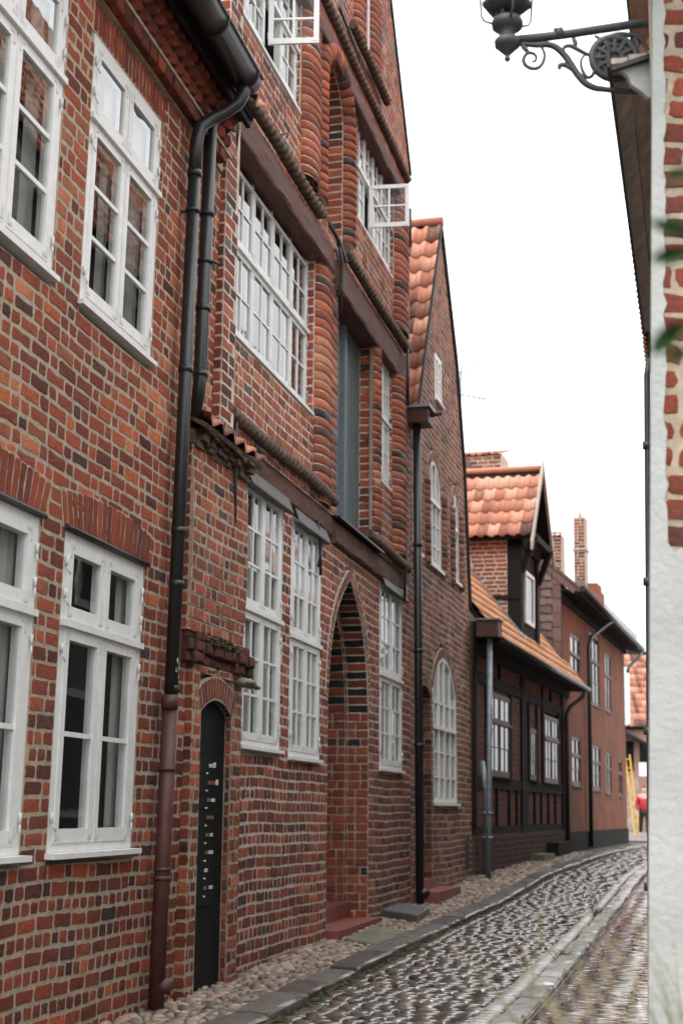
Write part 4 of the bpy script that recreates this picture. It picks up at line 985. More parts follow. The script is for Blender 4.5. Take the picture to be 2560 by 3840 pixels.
    while u < 9.56 - .05:
        x = -2.05 - rnd.uniform(0, .2)
        while x < -1.05 - .01:
            a, b = max(x, -2.05), min(x + .25, -1.05)
            if b - a > .04: ch.brick([(7.5, a + .007, u + .008), (7.5, b - .007, u + .008), (7.5, b - .007, u + .09), (7.5, a + .007, u + .09)], (-1, 0, 0), .008, tone3(0, 5))
            x += .25
        u += .1
    pantiles(ch, (7.45, -2.05 - .05, 9.56 - .02), (0, 1, 0), (1, 0, .3), 7, 3, .16, .33, .02, (-.3, 0, 1), mat=2)
    ch.build('chimney', ['brick3', 'mortar2', 'tile'], root)
    hp = MB(); hp.hull4([(7.45, -1.5, 9.05), (7.45, -2.05, 9.62), (7.45, -2.6, 9.62), (7.45, -2.6, 8.6), (7.45, -1.5, 8.6)], (-.15, 0, 0)); hp.build('roof_hip', 'slate', root)
    s = MB(); s.box((4.9, .03, .0), (6.1, .35, .52)); s.box((5.0, .35, .0), (6.2, .62, .4)); s.build('step', 'mossslab', root)
    s = MB(); s.box((6.9, .05, .2), (8.9, .3, .72)); s.build('step', 'plinth', root)
    return root
build_timber_house()

# ================================================================== orange rendered house
def build_orange_house():
    root = thing('orange_house', 'two-storey orange rendered house with dark plinth, brown slate gable and black gutter', 'house', F5.mat())
    wins = [(1.35, 2.95, 4.4, 5.75), (4.45, 6.4, 4.2, 6.15), (7.55, 8.75, 4.2, 5.9), (1.45, 2.85, 2.0, 3.2), (4.3, 6.3, 1.95, 3.15), (7.4, 8.5, 1.88, 3.05), (10.1, 10.9, 1.84, 2.95)]
    forb = [rect(*w) for w in wins]
    mb = MB(); u0 = .9
    cuts = sorted({.9, 6.75} | {w[2] for w in wins} | {w[3] for w in wins})
    for a, b in zip(cuts, cuts[1:]):
        for x, y in free_intervals(0, 11.9, a, b, forb, .01): mb.box((x, -.3, a), (y, 0, b))
    mb.build('wall', 'render', root)
    m = MB(); m.box((-.02, -.3, -.1), (11.92, .04, .9)); m.build('plinth', 'plinth', root)
    for k, (a, b, c, d) in enumerate(wins):
        nc = 3 if b - a > 1.8 else 2; w = (b - a - .12) / nc
        win = window(root, a, b, c, d, -.02, [(a + .06 + w * i + .01, a + .06 + w * (i + 1) - .01) for i in range(nc)], [(c + .06, c + (d - c) * .6, 0, 1), (c + (d - c) * .62, d - .06, 0, 0)], cas=.035, frame=.06, hinges=False, mats='brownpaint', cmat='cream', curtain=[(a + .08, b - .08, c + .1, d - .1)] if k % 2 == 0 else [(a + .1, a + .8, c + .1, d - .1)], sillmat='pipered', depth=.05)
        if k == 3:
            p = MB(); p.box((a + .15, -.12, c + .1), (b - .15, -.11, c + .48)); p.build('poster', 'poster', win)
    # slate hung gable end looking down the street
    tp = math.atan(.88); g = MB(); g.prism([(0, 0), (1, 1), (1, 0)], 0, .01) if False else None
    for j in range(22):
        u = 3.2 + j * .2; x = -.2 + (.13 if j % 2 else 0)
        while x > -4:
            nn = x - .13
            if u + .2 < 7.02 - nn * .88 - .12:
                t = (rnd.random(), .5, 0); d_ = rnd.uniform(0, .008)
                g.poly([(-.05 - d_, x - .004, u), (-.05 - d_, x - .23, u + .03), (-.05 - d_, x - .256, u + .06), (-.015, x - .256, u + .24), (-.015, x - .004, u + .24)], 0, t)
            x -= .26
    g.hull4([(0, .02, 3.0), (0, -5, 3.0), (0, -5, 11.4), (0, .02, 7.0)], (.06, 0, 0), 1, (.3, .5, 0))
    for j in range(11): g.box((-.055, -.18, 3.3 + j * .34), (-.04, .02, 3.3 + j * .34 + .325), 0, (rnd.uniform(.6, 1), .5, 0))
    for j in range(16):
        a = V((-.05, .45 - j * .26, 6.62 + j * .26 * .88)); b = V((-.05, .45 - (j + .97) * .26, 6.62 + (j + .97) * .26 * .88)); dn = V((0, -.12, -.14)) * 1.1
        g.hull4([a, b, b + dn, a + dn], (-.02, 0, 0), 0, (rnd.uniform(.5, 1), .5, 0))
    g.build('slate_gable', ['slate', 'darkbeam'], root)
    rf = MB(); rf.hull4([(-.1, .52, 6.6), (12.2, .52, 6.5), (12.2, -4.5, 11.0), (-.1, -4.5, 11.0)], (0, 0, -.08)); rf.build('roof', 'slate', root)
    e = MB(); e.hull4([(-.05, 0, 6.62), (12.15, 0, 6.5), (12.15, .5, 6.42), (-.05, .5, 6.5)], (0, 0, -.06)); e.box((-.04, -.02, 6.3), (12.1, .06, 6.5)); e.build('eave_board', 'darkbeam', root)
    g = MB(); g.tube([(-.15, .56, 6.56), (12.25, .56, 6.46)], .07, 10); g.build('gutter', 'pipe', root)
    g = MB(); g.tube([(12.1, .56, 6.42), (12.05, .45, 6.2), (11.95, .15, 5.9), (11.9, .1, 5.7)], .05, 8); g.build('downpipe', 'zinc', root)
    g = MB(); g.tube([(5.2, .56, 6.5), (4.9, .45, 6.35), (4.0, .14, 5.9), (3.75, .1, 5.6), (3.72, .1, .5)], .055, 10); g.build('downpipe', 'pipe', root)
    for k in range(30):
        pass
    sg = MB()
    for k in range(48): sg.box((.1 + k * .25, .4, 6.72), (.115 + k * .25, .415, 6.9))
    sg.tube([(.0, .41, 6.88), (12.1, .41, 6.8)], .012, 5); sg.tube([(.0, .41, 6.78), (12.1, .41, 6.72)], .012, 5); sg.build('snow_guard', 'zinc', root)
    # chimneys
    for s, n, w, u0, u1, capped in ((4.0, -.14, .3, 6.5, 9.15, True), (2.0, -.45, .32, 6.5, 8.3, False)):
        c = MB(); c.box((s, n - w / 2, u0), (s + .5, n + w / 2, u1), 1); u = u0
        while u < u1 - .05:
            sp = rnd.choice((.35, .6)); 
            for a, b in ((n - w / 2, n - w / 2 + w * sp), (n - w / 2 + w * sp, n + w / 2)): c.brick([(s, a + .006, u + .007), (s, b - .006, u + .007), (s, b - .006, u + .083), (s, a + .006, u + .083)], (-1, 0, 0), .008, tone3(0, 5))
            u += .09
        if capped: c.box((s - .03, n - w / 2 - .03, u1 - .9), (s + .53, n + w / 2 + .03, u1 - .84), 1); c.tube([(s + .2, n, u1), (s + .2, n, u1 + .2)], .045, 8, 1)
        else: pantiles(c, (s - .05, n - .2, u1), (0, 1, 0), (1, 0, .3), 3, 2, .14, .3, .02, (-.3, 0, 1), mat=2)
        c.build('chimney', ['brick3', 'mortar3', 'tile'], root)
    c = MB(); c.box((3.6, -.1, 6.6), (4.6, .42, 7.1)); c.box((3.7, .1, 7.1), (4.5, .36, 7.3)); c.build('parapet', 'brick3', root)
build_orange_house()

# ================================================================== far end of the lane
def far_things():
    Y = 62
    def loc(x, y): p = at(x, y, Y); return p
    z0 = gz(Y)
    a = loc(2340, 3100)
    fa = Frame(78, 0, (a.x - 1.2, Y + 2, z0))
    r = thing('far_tiled_house', 'house closing the far end of the lane, orange tiles above a pink-grey wall', 'house', fa.mat())
    m = MB(); m.box((0, -4, 0), (6, 0, 4.6)); m.build('wall', 'pinkwall', r)
    m = MB(); pantiles(m, (-.3, .3, 4.55), (1, 0, 0), (0, -.5, .87), 30, 11, .22, .36, .03, (0, .87, .5)); m.hull4([(-.3, .25, 4.5), (6.3, .25, 4.5), (6.3, -1.9, 8.2), (-.3, -1.9, 8.2)], (0, -.05, -.05), 1); m.build('roof', ['tile', 'darkbeam'], r)
    m = MB(); m.box((1.5, -.1, 4.6), (1.95, .3, 7.2)); m.build('white_dormer_side', 'signwhite', r)
    for x in (1.0, 1.75, 2.5):
        m = MB(); m.box((x, -.02, 2.6), (x + .45, .03, 3.9)); w = m.build('window', 'darkbeam', r)
    m = MB(); m.box((1.35, 0, 2.6), (1.5, .06, 4.2)); m.build('pilaster', 'plaster', r)
    m = MB(); m.hull4([(.7, 0, 4.7), (2.6, 0, 3.9), (2.6, .9, 3.6), (.7, .9, 4.4)], (0, 0, .12)); m.build('canopy', 'darkbeam', r)
    m = MB(); m.box((1.3, 0, 0), (2.4, .05, 2.3)); m.build('shop_front', 'plaster', r)
    m = MB(); m.box((.6, 0, 0), (1.2, .06, 2.6)); m.build('red_door', 'redboard', r)
    s = loc(2392, 2890); sg = MB(False); sg.box((s.x - .4, Y - 2.1, s.z - .28), (s.x + .45, Y - 2.0, s.z + .28)); sg.box((s.x + .1, Y - 2.08, z0), (s.x + .3, Y - 2.02, s.z - .28))
    tag(sg.build('shop_sign', 'signwhite'), 'blank white sign board on a post at the far end of the lane', 'sign')
    y0, y1 = at(2350, 2830, 55), at(2378, 3080, 55); ld = MB(False)
    for dx in (-.09, .09): ld.bar((y0.x + dx, 55, y0.z), (y1.x + dx, 54.6, gz(55)), .05, .05, (0, 1, 0))
    for k in range(9):
        t = (k + .5) / 9; p = V((y0.x, 55, y0.z)).lerp(V((y1.x, 54.6, gz(55))), t); ld.bar((p.x - .09, p.y, p.z), (p.x + .09, p.y, p.z), .03, .04, (0, 0, 1))
    tag(ld.build('ladder', 'yellow'), 'yellow ladder leaning against the corner of the orange house', 'ladder')
far_things()

def build_person():
    Y = 52; p0 = at(2416, 3125, Y); o = thing('person', 'person in a red jacket and black trousers walking at the far end of the lane', 'person', loc=(p0.x, Y, gz(Y)))
    def skin(name, verts, edges, rad, mat):
        me = bpy.data.meshes.new(name); me.from_pydata(verts, edges, []); ob = bpy.data.objects.new(name, me); COL.objects.link(ob); ob.parent = o
        md = ob.modifiers.new('skin', 'SKIN'); 
        for v, r in zip(me.skin_vertices[0].data, rad): v.radius = (r, r)
        me.skin_vertices[0].data[0].use_root = True
        sb = ob.modifiers.new('sub', 'SUBSURF'); sb.levels = 1; sb.render_levels = 1
        me.materials.append(M[mat]); return ob
    skin('body', [(0, 0, .95), (0, 0, 1.2), (0, 0, 1.42), (0, 0, 1.52), (0, -.02, 1.63), (0, -.02, 1.74), (.1, 0, .9), (.11, -.06, .5), (.11, .02, .09), (-.1, 0, .9), (-.11, .12, .5), (-.11, .22, .12), (.2, 0, 1.4), (.25, .02, 1.12), (.24, -.08, .88), (-.2, 0, 1.4), (-.25, .02, 1.12), (-.24, -.08, .88), (.11, -.1, .04), (-.11, .1, .05)],
         [(0, 1), (1, 2), (2, 3), (3, 4), (4, 5), (0, 6), (6, 7), (7, 8), (0, 9), (9, 10), (10, 11), (2, 12), (12, 13), (13, 14), (2, 15), (15, 16), (16, 17), (8, 18), (11, 19)],
         [.12, .13, .14, .055, .1, .07, .085, .06, .045, .085, .06, .045, .06, .045, .03, .06, .045, .03, .035, .035], 'skin')
    skin('jacket', [(0, 0, .82), (0, 0, 1.15), (0, 0, 1.4), (.21, 0, 1.38), (.26, .02, 1.12), (.25, -.07, .92), (-.21, 0, 1.38), (-.26, .02, 1.12), (-.25, -.07, .92)], [(0, 1), (1, 2), (2, 3), (3, 4), (4, 5), (2, 6), (6, 7), (7, 8)], [.2, .2, .17, .09, .075, .06, .09, .075, .06], 'redcoat')
    skin('trousers', [(0, 0, .92), (.1, 0, .86), (.11, -.06, .5), (.11, .02, .12), (-.1, 0, .86), (-.11, .12, .5), (-.11, .22, .14)], [(0, 1), (1, 2), (2, 3), (0, 4), (4, 5), (5, 6)], [.15, .11, .085, .07, .11, .085, .07], 'blackcloth')
    skin('hair', [(0, 0, 1.72), (0, .02, 1.79)], [(0, 1)], [.1, .08], 'blackcloth')
build_person()

def build_antenna():
    b, t = at(1722, 1660, 27), at(1727, 1375, 27); m = MB(False)
    m.tube([(b.x, 27, b.z - 1.2), (t.x, 27, t.z)], .022, 6)
    def rod(x0, y0, x1, y1, r=.012): p, q = at(x0, y0, 27), at(x1, y1, 27); m.tube([p, q], r, 5)
    rod(1700, 1408, 1835, 1345); rod(1705, 1476, 1828, 1498)
    for k in range(6):
        x = 1716 + k * 20; y = 1478 + k * 3.6; p = at(x, y, 27); m.tube([p + V((-.05, -.35, 0)), p + V((.05, .35, 0))], .008, 4)
    m.tube([V((b.x, 27, at(1725, 1590, 27).z)), V((b.x, 27, at(1725, 1580, 27).z))], .03, 6)
    tag(m.build('television_aerial', 'zinc'), 'thin rooftop television aerial beside the steep gable', 'aerial')
build_antenna()

# ================================================================== house on the right with the lamp
def build_right_house():
    FR = Frame(90, 0, (0, 5.5, 0)); k = .257
    root = thing('whitewashed_house', 'whitewashed house on the right edge, plaster fallen away from its bricks high up', 'house', FR.mat())
    lean = .026
    def tR(s, u): return (min(1, max(0, rnd.gauss(.42, .2))), rnd.uniform(.2, .7), 0)
    b = MB(); courses(b, 1.268, 3.6, 2.2, 6.5, [], -.012, .108, ['HS', 'SH', 'S'], tR, thick=.008, joint=.02, st=.24, hd=.12, jit=.007, h=.012); b.build('brick_wall', ['brick1', 'mortar1'], root)
    w = MB()
    # plaster sheet with a ragged edge, whole below, a corner strip above
    edge = [(1.28, 6.5)]; u = 6.4
    while u > 2.55: edge.append((1.278 + .0225 * (u - 2.47) + rnd.uniform(-.009, .009), u)); u -= .045
    poly = [(1.145, -.1), (1.148 + 6.5 * .0282, 6.5)] + edge[1:] + [(1.285, 2.44), (1.31, 2.4), (1.36, 2.43), (1.5, 2.38), (3.6, 2.42), (3.6, -.1)]
    w.prism(poly, -.02, .0); w.build('plaster_wall', 'whitewash', root)
    # the long wall along the pavement and its roof
    lw = MB(False); A = V((1.17, 5.53, -.1)); Bp = V((1.17 + .27 * 8.5, 14.03, -.1)); q = [A, Bp, Bp + V((.12, 0, 4.75)), A + V((.135, 0, 4.75))]; lw.hull4(q, (.3, 0, 0))
    o = lw.build('street_wall', 'whitewash'); o.parent = root; o.matrix_parent_inverse = FR.mat().inverted()
    def bld(mb, name, mat):
        o = mb.build(name, mat); o.parent = root; o.matrix_parent_inverse = FR.mat().inverted(); return o
    e = MB(False)
    L0, L1 = V((1.12, 5.6, 4.55)), V((2.09, 9.45, 4.68))
    side = V((1, -.2, 0)).normalized()
    for a, b_, dz in ((0, .07, 0), (.075, .15, .012), (.155, .3, .02)): e.hull4([L0 + side * a + V((0, 0, dz)), L1 + side * a + V((0, 0, dz)), L1 + side * b_ + V((0, 0, dz)), L0 + side * b_ + V((0, 0, dz))], (0, 0, .025))
    e.hull4([L0 + V((-.004, 0, -.015)), L1 + V((-.004, 0, -.015)), L1 + V((-.004, 0, .11)), L0 + V((-.004, 0, .11))], (-.015, 0, 0), 1)
    bld(e, 'eave_board', ['soffit', 'iron'])
    e = MB(False); A0, A1 = V((.92, 4.6, 5.13)), V((1.44, 6.6, 5.13))
    for a, b_, dz in ((0, .09, 0), (.095, .3, .012)): e.hull4([A0 + side * a + V((0, 0, dz)), A1 + side * a + V((0, 0, dz)), A1 + side * b_ + V((0, 0, dz)), A0 + side * b_ + V((0, 0, dz))], (0, 0, .03))
    e.hull4([A0, A1, A1 + V((0, 0, .12)), A0 + V((0, 0, .12))], (-.012, 0, 0), 1)
    bld(e, 'eave_board', ['soffit', 'iron'])
    p = MB(False); P = [at(x * 1 + 0, y, 5.59) for x, y in ((2318, 250), (2452, 212), (2450, 340), (2432, 366), (2408, 345), (2386, 330), (2368, 318), (2352, 285), (2330, 262))]
    ii = [p.pt(v) for v in P]; jj = [p.pt(v + V((0, .03, 0))) for v in P]; p.fc(ii); p.fc(jj[::-1])
    for a in range(len(P)): p.fc([ii[a], ii[(a + 1) % len(P)], jj[(a + 1) % len(P)], jj[a]])
    p.bar(at(2290, 262, 5.57), at(2458, 205, 5.57), .03, .02, mat=1)
    p.bar(at(2455, 200, 5.57), at(2462, 345, 5.57), .03, .02, mat=1)
    bld(p, 'eave_end', ['whitewash', 'iron'])
    rf = MB(False); pantiles(rf, L0 + V((.2, .3, .2)), L1 - L0, (.68, -.17, .72), 15, 12, .22, .36, .03, (-.7, .18, .68)); bld(rf, 'roof', ['tile'])
    d = MB(False); T = at(2424, 1395, 9.5); d.tube([V((T.x + .02, 9.5, 4.5)), V((T.x, 9.5, 4.38)), V((T.x - .03, 9.5, 2.5)), V((T.x - .075, 9.5, .0))], .022, 10)
    for u in (3.85, 2.9, 1.9, .9): d.tube([V((T.x - .02 * (4.4 - u), 9.5, u)), V((T.x - .02 * (4.4 - u), 9.5, u + .05))], .03, 10); d.tube([V((T.x - .02 * (4.4 - u), 9.5, u)), V((T.x + .15, 9.52, u))], .008, 5)
    bld(d, 'downpipe', 'greyiron')
    # taller neighbour further along: it only shows mirrored in the upper windows opposite
    FN = Frame(194, 0, (3.3, 14.2, 0)); n = thing('tall_tiled_house', 'tall tiled house on the right of the lane, mirrored in the upper windows', 'house', FN.mat())
    m = MB(); m.box((-9, -5, 0), (0, 0, 8.6)); m.hull4([(-.02, 0, 8.58), (-.02, -4.1, 15.85), (-.02, -8.2, 8.58), (-.02, -4, 8.58)], (-.25, 0, 0)); m.hull4([(-8.98, 0, 8.58), (-8.98, -4.1, 15.85), (-8.98, -8.2, 8.58), (-8.98, -4, 8.58)], (.25, 0, 0)); m.build('wall', 'greyrender', n)
    m = MB(); pantiles(m, (-9.1, .35, 8.6), (1, 0, 0), (0, -.5, .866), 40, 22, .23, .4, .04, (0, .866, .5), None, 0, 4); m.hull4([(-9.1, .3, 8.55), (.2, .3, 8.55), (.2, -4.1, 16.15), (-9.1, -4.1, 16.15)], (0, -.05, -.05), 1)
    m.build('roof', ['tile', 'darkbeam'], n)
    for x in (-8, -5.5, -3):
        for u in (1.2, 3.8, 6.3):
            m = MB(); m.box((x, -.02, u), (x + 1.1, .03, u + 1.6)); w = m.build('window', 'white', n); m = MB(); m.box((x + .1, .0, u + .1), (x + 1.0, .035, u + 1.5)); m.build('pane', 'dark', w)
    FN2 = Frame(196, 0, (5.6, 23.2, .2)); n2 = thing('pale_rendered_house', 'pale rendered house across the lane, mirrored in the ground-floor windows opposite', 'house', FN2.mat())
    m = MB(); m.box((-15, -5, -.2), (0, 0, 5.4)); m.hull4([(-.02, 0, 5.38), (-.02, -4, 8.8), (-.02, -5, 8.8), (-.02, -5, 5.38)], (-.25, 0, 0)); m.build('wall', 'palerender', n2)
    m = MB(); m.hull4([(-15, .3, 5.4), (0, .3, 5.4), (0, -4, 9), (-15, -4, 9)], (0, -.05, -.08)); m.build('roof', 'tile', n2)
    for x in (-13, -10, -7, -4, -1.8):
        m = MB(); m.box((x, -.02, 1.4), (x + 1.0, .03, 3.0)); w = m.build('window', 'white', n2); m = MB(); m.box((x + .1, .0, 1.5), (x + .9, .035, 2.9)); m.build('pane', 'dark', w)
    sg = MB()
    for z in range(4): sg.tube([(-9, .25, 8.8 + z * .2), (0, .25, 8.8 + z * .2)], .012, 4)
    for x in range(38): sg.box((-9 + x * .235, .24, 8.7), (-8.97 + x * .235, .26, 9.45))
    sg.build('snow_guard', 'iron', n)
build_right_house()

def build_lamp():
    Y = 5.72; base = at(1897, 250, Y)
    root = thing('wall_lantern', 'grey cast-iron street lantern on a scrolled wall bracket at the upper right', 'lantern', loc=(base.x, Y, base.z))
    def bld(mb, name, mat='greyiron'):
        o = mb.build(name, mat); o.parent = root; o.matrix_parent_inverse = Matrix.Translation(-V((base.x, Y, base.z))); return o
    c = lambda x, y: at(1660 + x / 1.742, y / 1.742, Y)
    def crv(mb, pts, r=.009, seg=7):
        P = [c(*p) for p in pts]; Q = []
        for i in range(len(P) - 1):
            p0, p1, p2, p3 = P[max(i - 1, 0)], P[i], P[i + 1], P[min(i + 2, len(P) - 1)]
            for t in (0, .25, .5, .75): Q.append(.5 * ((2 * p1) + (p2 - p0) * t + (2 * p0 - 5 * p1 + 4 * p2 - p3) * t * t + (3 * p1 - p0 - 3 * p2 + p3) * t ** 3))
        Q.append(P[-1]); n = len(Q); mb.tube(Q, [r * (.6 + .55 * math.sin(math.pi * min(1, .12 + .88 * i / n))) for i in range(n)], seg)
    m = MB(False)
    m.tube([c(430, 268), c(800, 225), c(1200, 165), c(1340, 150), c(1400, 190), c(1400, 420)], [.021, .02, .02, .02, .024, .024], 10)
    m.tube([c(730, 222), c(780, 214)], .027, 10)
    crv(m, [(505, 285), (600, 295), (680, 292), (740, 312), (800, 370), (840, 430), (880, 490), (930, 545), (990, 575), (1040, 582), (1105, 590), (1300, 600), (1400, 560)], .014)
    crv(m, [(762, 452), (760, 430), (785, 422), (820, 440), (860, 470)], .01)
    crv(m, [(640, 300), (662, 350), (655, 400), (625, 440), (580, 448), (538, 425), (526, 385), (548, 350), (585, 348), (608, 372), (600, 400), (580, 402)], .008)
    crv(m, [(510, 285), (535, 318), (560, 345)], .01)
    crv(m, [(785, 330), (795, 305), (830, 300), (870, 318), (920, 345), (960, 360), (1005, 352)], .009)
    crv(m, [(850, 250), (865, 285), (850, 300)], .01)
    crv(m, [(990, 235), (1030, 262), (1015, 300), (1000, 345), (1000, 420), (975, 490), (940, 505), (910, 460), (900, 400), (925, 355)], .008)
    crv(m, [(1025, 300), (1050, 262), (1110, 232), (1190, 225), (1280, 250), (1330, 320), (1340, 420)], .01)
    crv(m, [(1240, 230), (1270, 290), (1250, 340)], .008)
    bld(m, 'bracket')
    r = MB(False); ctr = c(1118, 380); R0 = .098
    for rr, t in ((R0, .018), (R0 * .68, .01), (R0 * .34, .014)):
        P = [ctr + V((math.cos(a) * rr, 0, math.sin(a) * rr)) for a in [2 * math.pi * i / 28 for i in range(29)]]; r.tube(P, t, 7, cap=False)
    ii = [r.pt(ctr + V((math.cos(a) * R0, 0, math.sin(a) * R0))) for a in [2 * math.pi * i / 28 for i in range(28)]]; r.fc(ii)
    for k in range(12):
        a = 2 * math.pi * k / 12; r.bar(ctr + V((math.cos(a) * .03, -.008, math.sin(a) * .03)), ctr + V((math.cos(a) * .09, -.008, math.sin(a) * .09)), .016, .012, (0, 1, 0))
    bld(r, 'rosette')
    l = MB(False); x, z = base.x, c(400, 300).z; l.lathe((x + .005, Y, z), [(.006, -.075), (.013, -.068), (.014, -.058), (.008, -.05), (.012, -.045), (.022, -.035), (.045, -.01), (.056, .0), (.058, .022), (.048, .034), (.036, .042), (.034, .062), (.05, .078), (.068, .09), (.07, .112), (.064, .126), (.05, .134), (.03, .14), (.024, .16)], 20)
    for k in range(6):
        a = k * math.pi / 3; l.bar((x + .05 * math.cos(a), Y + .05 * math.sin(a), z + .125), (x + .036 * math.cos(a), Y + .036 * math.sin(a), z + .165), .014, .01, (0, 1, 0))
    for k in range(4):
        a = k * math.pi / 2 + .15; ca, sa = math.cos(a), math.sin(a); l.tube([(x + .062 * ca, Y + .062 * sa, z + .1), (x + .1 * ca, Y + .1 * sa, z + .11), (x + .112 * ca, Y + .112 * sa, z + .13), (x + .118 * ca, Y + .118 * sa, z + .22), (x + .13 * ca, Y + .13 * sa, z + .5)], .005, 6)
    bld(l, 'lamp_holder')
    l = MB(False); l.lathe((x + .005, Y, z), [(.02, .158), (.07, .165), (.11, .19), (.112, .21), (.02, .215)], 6); bld(l, 'lantern_base'); l = MB(False); l.lathe((x + .005, Y, z), [(.15, .52), (.17, .55), (.1, .66), (.03, .72), (.01, .8)], 12); bld(l, 'lantern_roof')
    l = MB(False); l.lathe((x + .005, Y, z), [(.1, .212), (.14, .52)], 6); bld(l, 'lantern_glass', 'glass')
build_lamp()

# ================================================================== ground, kerbs and paving
def lerp_tab(tab, Y):
    for (a, x), (b, y) in zip(tab, tab[1:]):
        if Y <= b or (b, y) == tab[-1]: return x + (y - x) * (Y - a) / (b - a)
WALL = [(p.y, p.x) for p in (F1.at(-4), F1.at(10.2, .1), F2.at(-.3), F2.at(7.5), F3.at(4.8), F4.at(9.35), F5.at(11.9), F5.at(12.4))]
KL = [(-5, -4.2), (9.94, -.67), (12.4, -.1), (14.1, .35), (16.2, .9), (18, 1.42), (23, 2.82), (24.8, 3.33), (33.7, 6.15), (46, 10.3)]
KR = [(-5, -2.5), (9.94, 1.1), (17.2, 3.0), (23.3, 4.6), (28, 5.95), (34, 8.0), (46, 12.0)]
xw, xl, xr = (lambda Y: lerp_tab(WALL, Y)), (lambda Y: lerp_tab(KL, Y)), (lambda Y: lerp_tab(KR, Y))
def gp(x, y):
    z = 0
    for _ in range(12):
        d = at(x, y, 1) - EYE; t = (z - 1.4) / d.z; p = EYE + d * t; z = gz(p.y)
    return V((p.x, p.y, z))
def strip(name, fa, fb, Ys, mat, dz):
    m = MB(False)
    for a, b in zip(Ys, Ys[1:]): m.poly([(fa(a), a, gz(a) + dz), (fb(a), a, gz(a) + dz), (fb(b), b, gz(b) + dz), (fa(b), b, gz(b) + dz)])
    return tag(m.build(name, mat), kind='structure')
YS = [-20, -8, 0, 6, 9, 12, 14, 16, 18, 20, 22.5, 25, 28, 33, 39, 45, 58, 90, 140]
strip('ground', lambda Y: -60, lambda Y: 90, YS, 'earth', -.09)
strip('road_bed', xl, lambda Y: xr(Y) + .05, [7, 9, 12, 14, 16, 18, 20, 22.5, 25, 28, 33, 39, 46.5], 'earth', -.03)
strip('verge_bed', lambda Y: xw(Y) - .3, lambda Y: xl(Y) + .05, [7, 9, 12, 14, 16, 18, 20, 22.5, 25, 28, 33, 39, 46.5], 'earth', -.036)
strip('plaza', lambda Y: -30, lambda Y: 80, [46.5, 58, 90, 138], 'paleroad', .0)
def dome(mb, c, A, B, a, b, h, tone, pw=2.6, seg=10, rise=0):
    c = V(c); rings = []
    ph = rnd.uniform(0, 6)
    for r, z in ((1.0, -.04), (.93, h * .55), (.62, h * .95)):
        rg = []
        for k in range(seg):
            t = 2 * math.pi * k / seg; x, y = math.cos(t), math.sin(t)
            q = (abs(x) ** pw + abs(y) ** pw) ** (-1 / pw); q *= 1 + .09 * math.sin(2 * t + ph) + .05 * math.sin(3 * t + 2 * ph)
            rg.append(mb.pt(c + A * (x * q * a * r) + B * (y * q * b * r) + V((0, 0, z))))
        rings.append(rg)
    for x, y in zip(rings, rings[1:]):
        for k in range(seg): mb.fc([x[k], x[(k + 1) % seg], y[(k + 1) % seg], y[k]], 0, tone, True)
    ctr = mb.pt(c + V((0, 0, h + rnd.uniform(-.1, .15) * h)))
    for k in range(seg): mb.fc([rings[-1][k], rings[-1][(k + 1) % seg], ctr], 0, tone, True)
def street_dir(f, Y): d = V((f(Y + .5) - f(Y - .5), 1, 0)).normalized(); return d, V((d.y, -d.x, 0))
